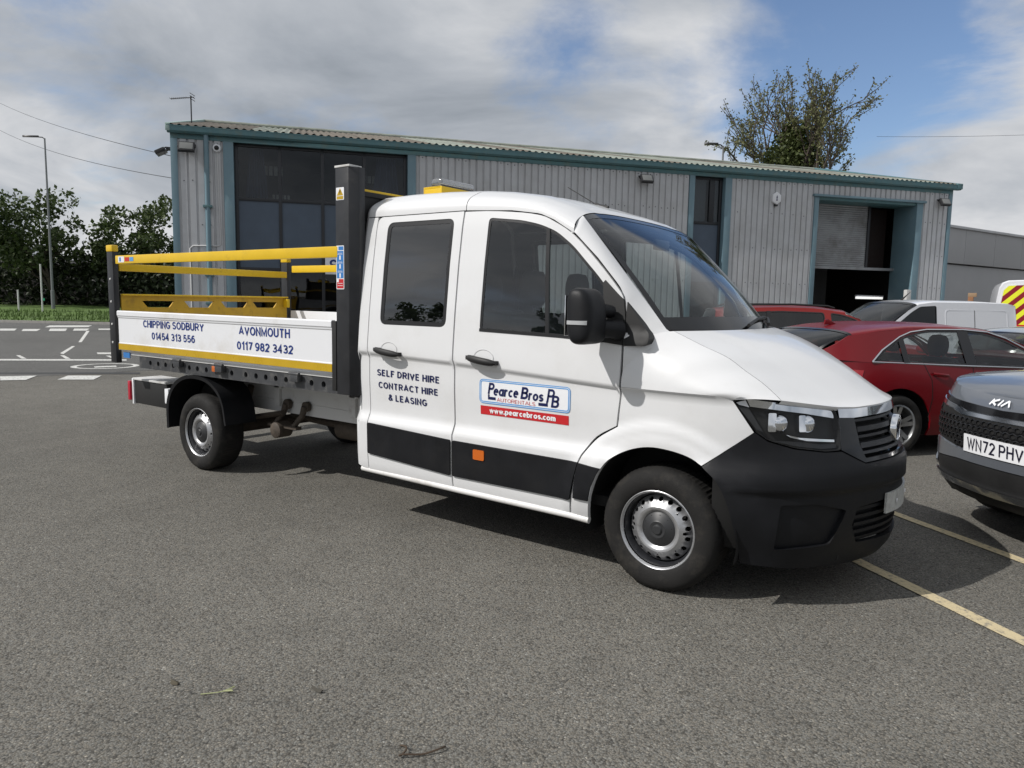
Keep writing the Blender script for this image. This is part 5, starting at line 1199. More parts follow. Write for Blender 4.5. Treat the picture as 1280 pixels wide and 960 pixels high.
lamp((-14.3, 37.5, 0), 10.6, math.atan2(-.60, -.80), 'street lamp head rising behind the roof beside the bare tree', 1.0)
# overhead cables
def cable(p, q, sag, label):
    p, q = Vector(p), Vector(q); mb = MB(); mb.tube([p.lerp(q, k)-Vector((0, 0, sag*4*k*(1-k))) for k in lin(0, 1, 24)], .010, 5)
    tag(mb.build('overhead_cable', M['lampgrey'], smooth=60), label, 'cable')
cable(bw(-.04, .1, 5.40), (-52.0, 14.6, 13.2), .22, 'upper thin cable running left from the corner of the unit')
cable(bw(-.02, .1, 4.80), (-52.0, 14.2, 11.7), .35, 'lower thin cable running left from the corner of the unit')
cable((-9.0, 52.0, 13.2), (14.0, 60.0, 13.4), .4, 'thin cable crossing the sky right of the bare tree')
# small posts on the verge
for x, y, h, lb in ((-50.6, 14.6, 1.5, 'short grey marker post at the far left of the verge'), (-49.2, 15.4, 3.1, 'taller thin grey post with a green reflector left of the street lamp')):
    t = thing('verge_post', lb, 'post', (x, y, .2)); mb = MB(); mb.tube([(0, 0, 0), (0, 0, h)], .05, 8); mb.build('post', M['galv'], t, smooth=50)
    if h > 2: mb = MB(); mb.box(.02, .03, .0, .14, .85, 1.0); mb.build('reflector', mat('green_reflector', (.1, .6, .35), .3), t)
# bits lying on the tarmac
dr = random.Random(9)
def litter(name, x, y, label, col, fn):
    mb = MB(); fn(mb, x, y); tag(mb.build(name, mat(name, col, .8), smooth=50), label, 'debris')
litter('twig', -.03, -2.86, 'curled brown twig loop on the tarmac at the bottom edge', (.06, .04, .025), lambda mb, x, y: mb.tube([(x-.06+.030*a+.018*math.sin(a*2.1), y-.03+.020*a+.045*math.cos(a*1.45), .006+.008*abs(math.sin(a*2))) for a in lin(0, 4.6, 30)], .0035, 5))
litter('straw', -.91, -3.04, 'pale green straw lying on the tarmac at lower left', (.36, .38, .20), lambda mb, x, y: (mb.tube([(x-.045, y-.045, .005), (x, y, .008), (x+.03, y+.045, .012)], .0022, 5), mb.tube([(x+.012, y+.018, .01), (x+.045, y+.04, .014)], .003, 5), mb.tube([(x+.015, y+.025, .01), (x+.02, y+.065, .012)], .003, 5)))
litter('leaf', -.62, -2.78, 'small dark curled leaf on the tarmac near the centre bottom', (.05, .045, .035), lambda mb, x, y: mb.grid([[(x+.03*u, y+.008*v, .012-.01*v*v+.004*u*u) for v in (-1, 0, 1)] for u in lin(-1, 1, 6)]))
litter('leaf', -1.12, -3.10, 'dull brown leaf on the tarmac below the straw', (.06, .05, .03), lambda mb, x, y: mb.grid([[(x+.025*u, y+.015*v*(1-u*u*.8), .012-.008*v*v) for v in (-1, 0, 1)] for u in lin(-1, 1, 6)]))
# ------------------------------------------------------------------ other vehicles
M['carred'] = mat('deep_red_metallic_paint', (.150, .0022, .006), .30, metal=.0, coat=.25, spec=.3)
M['carred2'] = mat('bright_red_paint', (.20, .008, .006), .34, coat=.4, spec=.3)
M['cargrey'] = mat('slate_grey_metallic_paint', (.150, .163, .185), .30, metal=.4, coat=1.0)
M['carsilver'] = mat('greenish_grey_paint', (.27, .285, .275), .3, metal=.3, coat=1.0)
M['vanwhite'] = mat('white_van_paint', (.74, .75, .78), .3, coat=.8)
M['carglass'] = glass('car_glass', (.72, .76, .75), .008, 1.55)
M['carglassdark'] = glass('tinted_car_glass', (.07, .08, .08), .008, 1.6)
M['alloy'] = mat('alloy_wheel', (.42, .43, .44), .3, metal=.8)
M['trimchrome'] = mat('satin_chrome', (.62, .63, .65), .18, metal=1)
M['interior'] = mat('car_interior_cloth', (.035, .035, .037), .85)
M['tail'] = mat('tail_lamp_red', (.34, .006, .01), .12, coat=.8)
class Skin:
    """half outline seen from above, tail centre -> right flank -> nose centre, swept through a side profile"""
    def __init__(s, plan, side, front, rear):
        s.pl = []; e = [(plan[1][0], -plan[1][1])]+plan+[(plan[-2][0], -plan[-2][1])]
        for i in range(1, len(e)-2):
            for k in range(10): s.pl.append(_cr(e[i-1], e[i], e[i+1], e[i+2], k/10))
        s.pl.append(plan[-1]); s.L = [0]
        for a, b in zip(s.pl, s.pl[1:]): s.L.append(s.L[-1]+math.dist(a, b))
        s.S = s.L[-1]; s.side, s.front, s.rear = side, front, rear
        xs = [(p[0], l) for p, l in zip(s.pl, s.L)]; s.xs = xs
    def sx(s, x):            # arc length at a given x on the flank
        for (a, la), (b, lb) in zip(s.xs, s.xs[1:]):
            if a <= x <= b and b > a: return la+(lb-la)*(x-a)/(b-a)
        return 0 if x < s.xs[0][0] else s.S
    def plan(s, q):
        if q < 0: (x, y), (a, b) = s.plan(-q); return (x, -y), (a, -b)
        if q > s.S: (x, y), (a, b) = s.plan(2*s.S-q); return (x, -y), (a, -b)
        lo, hi = 0, len(s.L)-1
        while hi-lo > 1:
            m = (lo+hi)//2
            if s.L[m] <= q: lo = m
            else: hi = m
        t = (q-s.L[lo])/(s.L[hi]-s.L[lo]); a, b = s.pl[lo], s.pl[hi]
        def nr(i):
            if i == 0: return (-1, 0)
            if i == len(s.pl)-1: return (1, 0)
            p, r = s.pl[i-1], s.pl[i+1]; dx, dy = r[0]-p[0], r[1]-p[1]; l = math.hypot(dx, dy); return (dy/l, -dx/l)
        n0, n1 = nr(lo), nr(hi); return (lerp(a[0], b[0], t), lerp(a[1], b[1], t)), (lerp(n0[0], n1[0], t), lerp(n0[1], n1[1], t))
    def P(s, q, z, e=0.0):
        (x, y), (nx, ny) = s.plan(q); w = abs(nx)**1.5
        o = pw(z, s.side)*(1-w)+pw(z, s.front if nx > 0 else s.rear)*w+e
        return (x+nx*o, y+ny*o, z)
def small_wheel(t, x, y, sgn, r=.335, rr=.225, spokes=5, dark=False):
    w = link(bpy.data.objects.new('wheel', None), t); c = (x, y, r)
    MB().lathe([(rr-.01, -.02), (rr, .03), (rr+.02, .045), (r-.045, .048), (r-.012, .03), (r, .0), (r, -.16), (r-.03, -.19), (rr, -.19)], c, 44, sgn=sgn).build('tyre', M['rubber'], w, smooth=40)
    mb = MB().lathe([(rr+.004, .034), (rr-.012, .036), (rr-.02, .015), (rr-.03, -.10), (.05, -.11)], c, 40, sgn=sgn)
    for k in range(spokes):
        a = 2*math.pi*k/spokes+.3; d = Vector((math.cos(a), 0, math.sin(a))); n = Vector((-d.z, 0, d.x)); o = Vector(c)
        for off_ in (-.09, .09):
            n2 = (d+n*off_*2.2).normalized(); mb.add([o+d*.03-n*.028+Vector((0, sgn*.0, 0)), o+d*.03+n*.028, o+n2*(rr-.018)+n*.022+Vector((0, sgn*.026, 0)), o+n2*(rr-.018)-n*.022+Vector((0, sgn*.026, 0))], [(0, 1, 2, 3)])
    mb.lathe([(.0001, .012), (.04, .010), (.05, .0)], c, 16, sgn=sgn)
    mb.build('rim', M['alloy'] if not dark else M['hubcap'], w, smooth=35)
    MB().lathe([(.0001, -.09), (rr-.03, -.095)], c, 24, sgn=sgn).build('brake_disc', M['gap'], w)
def make_car(name, label, cat, loc, rz, paint, sp, group=None):
    t = thing(name, label, cat, loc, rz, group); pm = M[paint]
    sk = Skin(sp['plan'], sp['side'], sp['front'], sp['rear']); wb = sp['wb']; r = sp.get('wr', .335); ra = r+.075
    belt = lambda x: pw(x, sp['belt'])
    zl = sp.get('zlow', .22)
    # flanks, nose and tail in one skin with wheel arches, mirrored
    qa = lambda x: sk.sx(x)
    def arch(xc): return [(qa(xc+ra*math.cos(a)), r+ra*math.sin(a)) for a in lin(math.pi+.28, -.28, 18)]
    N = 40
    top = [(sk.S*i/N, belt(sk.plan(sk.S*i/N)[0][0])) for i in range(N+1)]
    poly = [(0, zl)]+arch(0)+arch(wb)+[(sk.S, zl)]+top[::-1]
    zr = [z for z in (.28, .36, .44, .52, .58, .64, .70, .76, .82, .88, .93, .98, 1.04, 1.1) ]
    holes = sp.get('holes', lambda s: [])(sk)
    body = cdt(poly, sk.P, .10, zr, holes, lip=.02, edge_sp=.06)
    bo = body.build('body', pm, t, smooth=50); body.build('body', pm, t, smooth=50, mirror=True)
    clad = sp.get('clad')
    if clad:                       # dark wheel-arch and sill mouldings
        for xc in (0, wb):
            outer = [(qa(xc+(ra+.055)*math.cos(a)), r+(ra+.055)*math.sin(a)) for a in lin(math.pi+.2, -.2, 18)]
            a_ = cdt(outer+arch(xc)[::-1], lambda q, z, d: sk.P(q, z, .008+d), .08, None, lip=.02, edge_sp=.08); a_.build('arch_moulding', M['plastic'], t, smooth=50); a_.build('arch_moulding', M['plastic'], t, smooth=50, mirror=True)
        a_ = cdt([(qa(ra+.05), zl-.01), (qa(wb-ra-.05), zl-.01), (qa(wb-ra-.02), zl+.14), (qa(ra+.02), zl+.14)], lambda q, z, d: sk.P(q, z, .008+d), .12, None, lip=.02); a_.build('sill_moulding', M['plastic'], t, smooth=50); a_.build('sill_moulding', M['plastic'], t, smooth=50, mirror=True)
    # bonnet and tail deck: straight across from edge to edge
    def deck(x0, x1, crown, nm, m, n=14, dz=0.0):
        rows = []
        for i in range(n+1):
            q = lerp(qa(x0) if x0 > sp['plan'][0][0] else 0, qa(x1) if x1 < sp['plan'][-1][0] else sk.S, i/n); p = Vector(sk.P(q, belt(sk.plan(q)[0][0])))
            rows.append([Vector((p.x, p.y*v, p.z+dz+crown*(1-abs(v)**2.4)*min(1, abs(p.y)/.5))) for v in lin(1, -1, 18)])
        return MB().grid(rows).build(nm, m, t, smooth=60)
    deck(sp['cowl'], 99, sp.get('bcrown', .07), 'bonnet', pm)
    deck(-99, sp['cowl'], -.02, 'cabin_floor', M['gap'], dz=-.06)
    # underside
    mb = MB(); mb.box(sp['plan'][0][0]+.25, sp['plan'][-1][0]-.25, -.62, .62, zl-.02, zl+.25); mb.build('underbody', M['gap'], t)
    for sg in (-1, 1):
        for xc in (0, wb):
            mb = MB(); hw = sp['hw']; mb.grid([[(xc+(ra+.02)*math.cos(a), sg*y, r+(ra+.02)*math.sin(a)) for a in lin(-.2, math.pi+.2, 14)] for y in (hw-.03, hw-.32)]); mb.add([(xc+(ra+.02)*math.cos(a), sg*(hw-.32), r+(ra+.02)*math.sin(a)) for a in lin(-.2, math.pi+.2, 14)], [tuple(range(15))]); mb.build('arch_liner', M['gap'], t)
            small_wheel(t, xc, sg*(hw-.055), sg, r, sp.get('rr', .225), sp.get('spokes', 5), sp.get('steel', False))
    # greenhouse
    def gy(x, z, d=0.0): q = qa(x); p = sk.P(q, min(z, belt(x))); return (x, p[1]+max(0, z-belt(x))*sp['tumble']-d, z)
    fn = lambda u, v, d: gy(u, v, d)
    gh = sp['house']; roofz = sp['roof']
    a_ = cdt(gh, fn, .15, None, [w['poly'] for w in sp['windows']], lip=.015, edge_sp=.08); a_.build('pillar_frame', pm, t, smooth=50); a_.build('pillar_frame', pm, t, smooth=50, mirror=True)
    for w in sp['windows']:
        for mir in (False, True):
            p_ = cdt(w['poly'], lambda u, v, d: gy(u, v, -.006), .2, None); wo_ = p_.build('side_window', M[w.get('glass', 'carglass')], t, smooth=50, mirror=mir)
            cdt(w['poly'], lambda u, v, d: gy(u, v, .002), 0, None, [inset(w['poly'], .018)]).build('window_seal', M['seal'], wo_, mirror=mir)
        for u in w.get('bars', ()): 
            zs_ = [z for z in lin(.8, 2.0, 240) if inpoly(u, z, w['poly']) and inpoly(u-.05, z, w['poly'])]; lo_, hi_ = zs_[0]-.01, zs_[-1]+.03
            for mir in (False, True): cdt([(u-.035, lo_), (u+.035, lo_), (u+.02, hi_-.02), (u-.05, hi_-.02)], lambda a, b, d: gy(a, b, .004), 0, None).build('window_pillar', M['blackgloss'], t, mirror=mir)
    for pp_ in sp.get('black_pillars', ()):
        for mir in (False, True): cdt(pp_, lambda a, b, d: gy(a, b, .004), 0, None).build('window_pillar', M['blackgloss'], t, mirror=mir)
    if 'chrome' in sp:
        for mir in (False, True):
            mb = MB(); pts = [gy(u, v, .006) for u, v in sp['chrome']]; mb.tube(pts, .011, 6); mb.build('window_chrome', M['trimchrome'], t, smooth=60, mirror=mir)
    # roof across from edge to edge
    xs = lin(sp['rr_x'], sp['rf_x'], 16); rows = []
    def edge(x): z = pw(x, sp['redge']); return Vector(gy(x, z))
    for x in xs:
        e = edge(x); zc_ = pw(x, roofz)
        rows.append([Vector((x, e.y*math.sin(v*math.pi/2), lerp(e.z, zc_, (1-abs(math.sin(v*math.pi/2))**2.6)**.5))) for v in lin(1, -1, 22)])
    MB().grid(rows).build('roof', pm, t, smooth=60)
    MB().grid([[p-Vector((0, 0, .025)) for p in r_[1:-1]] for r_ in rows]).build('headlining', M['gap'], t, smooth=60)
    # windscreen and rear glass
    def screen(top, xb, zb_, bow, nm, m, border=.06):
        q = qa(xb); e = sk.P(q, belt(xb)); k0 = len(top)-1
        bot = [Vector((xb+bow*(1-(2*i/k0-1)**2), e[1]*(1-2*i/k0)*.995, zb_+.02*(1-(2*i/k0-1)**2))) for i in range(k0+1)]
        g_ = lambda i, s_: top[i].lerp(bot[i], s_)+Vector((.5*bow*math.sin(math.pi*s_)*.3, 0, .03*math.sin(math.pi*s_)))
        o = MB().grid([[g_(i, s_) for i in range(k0+1)] for s_ in lin(0, 1, 8)]).build(nm, M[m], t, smooth=60)
        for rng in ([0, 1], [k0-1, k0]): MB().grid([[g_(i, s_)+Vector((.004 if bow > 0 else -.004, 0, .004)) for i in rng] for s_ in lin(0, 1, 8)]).build('screen_border', M['blackgloss'], o, smooth=60)
        for s0, s1 in ((0, .07), (.90, 1)): MB().grid([[g_(i, s_)+Vector((.004 if bow > 0 else -.004, 0, .004)) for i in range(k0+1)] for s_ in (s0, s1)]).build('screen_border', M['blackgloss'], o, smooth=60)
        return o
    screen(rows[-1], sp['cowl'], belt(sp['cowl'])+.02, .18, 'windscreen', 'carglass')
    if 'tailx' in sp: screen(rows[0], sp['tailx'], belt(sp['tailx'])+.0, -.14, 'rear_window', sp.get('rglass', 'carglassdark'))
    # seats
    for x, ys in sp.get('seats', ((1.05, (-.36, .36)), (.15, (-.42, .42)))):
        for y in ys:
            mb = MB(); mb.box(x-.12, x, y-.23, y+.23, .55, 1.02); so = mb.build('seat_back', M['interior'], t, bevel=.05, bseg=3)
            rws = [[(x-.10+.05*math.cos(b)*math.cos(a), y+.15*math.copysign(abs(math.sin(b))**.7, math.sin(b))*max(0, math.cos(a))**.5, 1.16+.125*math.sin(a)) for b in [k*math.pi/7 for k in range(14)]] for a in lin(-math.pi/2, math.pi/2, 8)]
            MB().grid(rws, closed=True).build('headrest', M['interior'], so, smooth=60)
    # door cuts, handles
    for pts in sp.get('cuts', ()):
        for mir in (False, True):
            n_ = 2+int(8*sum(math.dist(a, b) for a, b in zip(pts, pts[1:])))
            qs = [seg([(a, b, 0) for a, b in pts], k/n_)[:2] for k in range(n_+1)]
            l, rr_ = [], []
            for i, (a, b) in enumerate(qs):
                (a0, b0), (a1, b1) = qs[max(0, i-1)], qs[min(n_, i+1)]; d = Vector((a1-a0, b1-b0)).normalized()*.005
                for L_, sg in ((l, 1), (rr_, -1)): L_.append(sk.P(qa(a-sg*d.y), b+sg*d.x, .0012))
            MB().grid([l, rr_]).build('door_gap', M['gap'], t, mirror=mir)
    for x, z in sp.get('handles', ()):
        for mir in (False, True):
            rws = [[Vector(sk.P(qa(x+u*.10), z-.01*u, .012+.018*(1-u*u)))+Vector((0, .010*math.cos(a), .016*math.sin(a))) for a in [k*math.pi/4 for k in range(8)]] for u in lin(-1, 1, 8)]
            MB().grid(rws, closed=True).build('door_handle', pm, t, smooth=60, mirror=mir)
    if 'mirror' in sp:
        x, z = sp['mirror']
        for mir in (False, True):
            y0 = gy(x, z)[1]; rws = [[(x+.06*math.cos(b)*math.cos(a)-.02, y0-.13+.11*math.sin(a), z+.05+.065*math.sin(b)*math.cos(a)**.6) for b in [k*math.pi/7 for k in range(14)]] for a in lin(-math.pi/2, math.pi/2, 8)]
            mb = MB(); mb.grid(rws, closed=True); mb.tube([(x, y0+.01, z), (x, y0-.05, z+.02)], .03, 6); mb.build('door_mirror', pm, t, smooth=60, mirror=mir)
    # lamps given as outlines on the skin
    for nm, m, pts, e in sp.get('patches', ()):
        for mir in (False, True): cdt([(qa(a) if not isinstance(a, tuple) else (sk.S-a[1] if a[0] == 'f' else a[1]), b) for a, b in pts], lambda q, z, d: sk.P(q, z, e+d), .08, None, lip=.01, edge_sp=.08).build(nm, M[m], t, smooth=50, mirror=mir)
    return t, sk
SIDE_H = [(.18, -.06), (.26, -.02), (.40, .0), (.62, .0), (.80, -.012), (.95, -.045), (1.1, -.08)]
HATCH = dict(wb=2.65, hw=.915, wr=.33, cowl=2.28, tumble=.42, zlow=.20, spokes=5, clad=False,
    plan=[(-.86, 0), (-.84, -.35), (-.76, -.62), (-.60, -.80), (-.30, -.89), (.2, -.912), (1.3, -.915), (2.4, -.905), (2.9, -.87), (3.2, -.78), (3.40, -.60), (3.50, -.30), (3.53, 0)],
    side=SIDE_H, front=[(.18, -.12), (.30, -.02), (.45, 0), (.6, 0), (.75, -.03), (.88, -.10)], rear=[(.2, -.10), (.32, -.02), (.5, 0), (.68, -.01), (.85, -.05), (1.02, -.09)],
    belt=[(-.9, 1.04), (-.2, 1.0), (.6, .962), (2.28, .905), (2.9, .85), (3.53, .74)],
    house=[(-.86, 1.035), (-.2, .995), (.6, .957), (2.24, .90), (1.90, 1.10), (1.52, 1.265), (1.26, 1.33), (.8, 1.368), (.25, 1.362), (-.15, 1.325), (-.50, 1.278)],
    windows=[dict(poly=rnd([(-.30, 1.02), (.88, .975), (.85, 1.338), (.42, 1.338), (.08, 1.26), (-.17, 1.12)], [.03, .02, .02, .12, .15, .12], 4), bars=(.10,)), dict(poly=rnd([(.98, .972), (2.02, .935), (1.76, 1.11), (1.45, 1.250), (1.22, 1.314), (.96, 1.338)], [.02, .02, .1, .1, .08, .02], 4))],
    chrome=[(-.32, 1.008), (-.18, 1.13), (.07, 1.27), (.22, 1.322), (.44, 1.350), (.92, 1.352), (1.24, 1.328), (1.48, 1.26), (1.78, 1.12), (2.04, .928), (.92, .964), (-.32, 1.008)],
    black_pillars=[[(.86, .972), (1.0, .968), (.98, 1.34), (.84, 1.34)]],
    rr_x=-.47, rf_x=1.30, redge=[(-.47, 1.28), (-.15, 1.327), (.25, 1.364), (.8, 1.368), (1.30, 1.322)], roof=[(-.47, 1.335), (-.15, 1.385), (.25, 1.415), (.8, 1.418), (1.30, 1.372)],
    tailx=-.80, cuts=[[(.30, 1.0), (.40, .80), (.40, .62), (.36, .42)], [(.94, .96), (.92, .5), (.90, .25)], [(2.22, .92), (2.26, .6), (2.10, .3)]],
    handles=[(.50, .875), (1.24, .865)], mirror=(2.02, .98),
    patches=[('tail_lamp', 'tail', [(('r', .42), .80), (-.45, .82), (-.42, .92), (('r', .40), .95)], .006), ('headlamp', 'blackgloss', [(2.95, .70), (('f', .30), .66), (('f', .30), .74), (3.0, .82)], .006)])
def shark(t, x, z, m):
    mb = MB(); mb.prism([(-.09, 0), (.09, 0), (-.05, .065), (-.08, .06)], lambda u, v, d: (x+u, d, z+v), -.012, .012); mb.build('roof_fin', M[m], t, bevel=.006)
HEAD = R(50)
def at(p, ang, f, l): return (p[0]+f*math.cos(ang)-l*math.sin(ang), p[1]+f*math.sin(ang)+l*math.cos(ang), 0)
t, _ = make_car('hatchback', 'deep red hatchback with chrome window surround parked behind the truck nose', 'car', at((.40, 4.08), HEAD, 0, .86), HEAD, 'carred', HATCH)
shark(t, -.22, 1.372, 'carred')
# second red car, an estate with roof bars, further back
EST = dict(HATCH); EST.update(house=[(-.80, 1.035), (-.2, 1.0), (.6, .985), (2.24, .93), (1.98, 1.14), (1.62, 1.38), (1.36, 1.465), (.9, 1.515), (.3, 1.53), (-.3, 1.51), (-.76, 1.462)],
    windows=[dict(poly=rnd([(-.55, 1.06), (1.06, 1.01), (1.03, 1.475), (.3, 1.49), (-.25, 1.465)], .05, 4), bars=(.10,), glass='carglassdark'), dict(poly=rnd([(1.16, 1.008), (2.10, .96), (1.86, 1.17), (1.55, 1.375), (1.32, 1.45), (1.14, 1.47)], .04, 4), glass='carglassdark')],
    redge=[(-.76, 1.462), (-.3, 1.512), (.3, 1.532), (.9, 1.516), (1.40, 1.462)], roof=[(-.76, 1.51), (-.3, 1.57), (.3, 1.60), (.9, 1.595), (1.40, 1.53)], rr_x=-.76, rf_x=1.40)
EST.pop('chrome'); EST.pop('black_pillars')
EH = R(34)
t, _ = make_car('estate_car', 'bright red estate car with black roof bars, half hidden by the truck bonnet', 'car', at((-2.25, 8.1), EH, 0, .86), EH, 'carred2', EST)
for y in (-.60, .60):
    mb = MB(); mb.tube([(-.50, y, 1.55), (-.40, y, 1.585), (.5, y, 1.605), (1.1, y, 1.585), (1.22, y, 1.55)], .02, 6); mb.build('roof_bar', M['blackmatt'], t, smooth=60)
# grey-green hatchback, only its tail and roof in view
HB = dict(HATCH); HB['clad'] = False; HB.pop('chrome'); HB.pop('black_pillars')
gh_, _ = make_car('hatchback', 'grey green hatchback beyond the deep red one, cut off by the right edge', 'car', (1.42, 8.9, 0), HEAD, 'carsilver', HB); gh_.scale = (1, 1, .94)
# ---- grey sport utility car facing the camera
def suv_holes(sk):
    S = sk.S
    return []
SUV = dict(wb=2.68, hw=.93, wr=.36, rr=.24, cowl=2.42, tumble=.36, zlow=.26, spokes=5, clad=True, bcrown=.055,
    plan=[(-.95, 0), (-.93, -.40), (-.84, -.70), (-.62, -.86), (-.2, -.915), (.6, -.93), (2.2, -.93), (2.75, -.915), (3.10, -.875), (3.32, -.79), (3.47, -.64), (3.56, -.42), (3.60, -.2), (3.61, 0)],
    side=[(.18, -.06), (.30, -.01), (.45, .0), (.75, .0), (.90, -.015), (1.05, -.05)], front=[(.2, -.20), (.28, -.10), (.36, -.03), (.48, 0), (.60, -.005), (.72, .004), (.82, -.01), (.92, -.045), (1.0, -.10)], rear=[(.2, -.1), (.35, 0), (.7, 0), (1.05, -.08)],
    belt=[(-.9, 1.10), (.6, 1.06), (2.42, 1.065), (3.0, 1.05), (3.35, 1.015), (3.50, .985), (3.61, .965)],
    house=[(-.80, 1.09), (.6, 1.055), (2.40, 1.05), (2.05, 1.29), (1.70, 1.48), (1.40, 1.56), (.9, 1.60), (.3, 1.61), (-.3, 1.585), (-.74, 1.53)],
    windows=[dict(poly=rnd([(-.35, 1.12), (1.06, 1.085), (1.03, 1.555), (.3, 1.56), (-.15, 1.50)], .05, 4), bars=(.25,), glass='carglassdark'), dict(poly=rnd([(1.16, 1.083), (2.22, 1.08), (1.98, 1.26), (1.65, 1.465), (1.36, 1.54), (1.14, 1.553)], .04, 4))],
    rr_x=-.76, rf_x=1.44, redge=[(-.76, 1.53), (-.3, 1.588), (.3, 1.612), (.9, 1.602), (1.44, 1.555)], roof=[(-.76, 1.58), (-.3, 1.65), (.3, 1.68), (.9, 1.67), (1.44, 1.61)],
    tailx=-.86, cuts=[[(.42, 1.05), (.44, .6), (.36, .45)], [(1.12, 1.05), (1.10, .5), (1.06, .3)], [(2.30, 1.05), (2.30, .6), (2.15, .32)]], handles=[(.55, .93), (1.45, .92)], mirror=(2.10, 1.10), seats=((1.05, (-.36, .36)), (.15, (-.42, .42))))
SA = math.atan2(-.72, -.69); SUVC = (1.415-3.63*math.cos(SA), 1.05-3.63*math.sin(SA), 0)
suv, sk = make_car('sport_utility_car', 'slate grey sport utility car with honeycomb grille facing the truck at the right edge', 'car', SUVC, SA, 'cargrey', SUV)
SS = sk.S; suv.scale = (1, 1, 1.05)
def front(poly, e, nm, m, par=suv, lip=.012, sp=.08, holes=()): return cdt([(SS+a, b) for a, b in poly], lambda q, z, d: sk.P(q, z, e+d), sp, None, [[(SS+a, b) for a, b in h] for h in holes], lip=lip, edge_sp=.06).build(nm, M[m], par, smooth=45)
def both(poly): return poly+[(-a, b) for a, b in poly[::-1]]
front([(-.80, .930), (-.5, .902), (0, .885), (.5, .902), (.80, .930), (.80, .895), (.42, .866), (.30, .846), (-.30, .846), (-.42, .866), (-.80, .895)], .006, 'bonnet_gap_strip', 'blackgloss')  # gloss black gap strip below the bonnet edge
front([(-.82, .895), (-.44, .866), (-.32, .842), (.32, .842), (.44, .866), (.82, .895), (.80, .862), (.46, .842), (.34, .818), (-.34, .818), (-.46, .842), (-.80, .862)], .012, 'grille_bar', 'trimchrome')
gp = [(-.88, .85), (-.50, .835), (-.36, .812), (.36, .812), (.50, .835), (.88, .85), (.80, .70), (.66, .625), (.34, .600), (-.34, .600), (-.66, .625), (-.80, .70)]
gr_ = front(gp, .004, 'grille', 'gap')
mb = MB()
for j in range(6):
    for i in range(-18, 19):
        u, v = i*.052+(.026 if j % 2 else 0), .625+j*.040
        if not inpoly(u, v, inset(gp, .02)): continue
        o_ = [(u+.030*math.cos(a), v+.024*math.sin(a)) for a in [k*math.pi/3+.5236 for k in range(6)]]; i_ = [(u+.021*math.cos(a), v+.016*math.sin(a)) for a in [k*math.pi/3+.5236 for k in range(6)]]
        mb.add([sk.P(SS+a, b, .012) for a, b in o_]+[sk.P(SS+a, b, .014) for a, b in i_]+[sk.P(SS+a, b, .004) for a, b in i_], [(k, (k+1) % 6, 6+(k+1) % 6, 6+k) for k in range(6)]+[(6+k, 6+(k+1) % 6, 12+(k+1) % 6, 12+k) for k in range(6)])
hx = mb.build('grille_honeycomb', mat('gloss_black_grille', (.012, .012, .013), .25), gr_, fixn=False); hx['kind'] = 'stuff'
pl = front(rect(-.26, .26, .588, .700), .022, 'number_plate', 'vinylwhite', lip=.014)
M['plateink'] = mat('plate_ink', (.012, .012, .03), .4)
for w_ in sign_mb('WN72 PHV', (-.222, .222, .606, .684), lambda u, v, d: sk.P(SS+u, v, .0245+d), .16, gap=.13, space=.30): w_.build('plate_lettering', M['plateink'], pl, fixn=False)
# three-letter maker's mark on the bonnet edge, drawn as strokes
def front_mark(pts, w=.006):
    mb = MB()
    for (a, b), (c, d) in zip(pts, pts[1:]):
        n = Vector((-(d-b), c-a)).normalized()*w; mb.add([sk.P(SS+x, y, .016) for x, y in ((a+n.x, b+n.y), (c+n.x, d+n.y), (c-n.x, d-n.y), (a-n.x, b-n.y))], [(0, 1, 2, 3)])
    mb.build('maker_mark', M['vinylwhite'], suv)
for pts in ([(-.112, .912), (-.094, .948)], [(-.050, .948), (-.097, .931), (-.060, .912)], [(-.040, .912), (-.020, .948)], [(-.016, .912), (.026, .948), (.046, .912)]): front_mark(pts)
front([(-.92, .60), (-.66, .615), (-.34, .588), (.34, .588), (.66, .615), (.92, .60), (.92, .50), (.60, .505), (.34, .525), (-.34, .525), (-.60, .505), (-.92, .50)], .012, 'lower_bumper', 'cargrey')
front([(-.96, .485), (-.60, .50), (-.34, .52), (.34, .52), (.60, .50), (.96, .485), (.90, .36), (-.90, .36)], .004, 'lower_intake', 'blackmatt')
front([(-1.05, .52), (-.90, .49), (-.74, .44), (-.80, .40), (-1.02, .42)], .020, 'bumper_corner', 'cargrey'); front([(1.05, .52), (.90, .49), (.74, .44), (.80, .40), (1.02, .42)], .020, 'bumper_corner', 'cargrey')
front([(-.80, .385), (0, .375), (.80, .385), (.74, .335), (0, .325), (-.74, .335)], .022, 'skid_plate', 'trimchrome')
front([(-1.0, .36), (1.0, .36), (.9, .25), (-.9, .25)], .006, 'bumper_lip', 'blackmatt')
for sg in (-1, 1):
    hl_ = front([(sg*.86, .90), (sg*1.16, .965), (sg*1.20, .90), (sg*1.10, .78), (sg*.92, .72)], .010, 'headlamp', 'blackgloss')
    front([(sg*.90, .885), (sg*1.13, .935), (sg*1.14, .915), (sg*.92, .868)], .013, 'daytime_lamp', 'vinylwhite', hl_, lip=0)
    for z in (.86, .80): front([(sg*.97, z), (sg*1.07, z+.01), (sg*1.06, z-.035), (sg*.97, z-.04)], .013, 'lamp_module', 'chrome', hl_, lip=0)
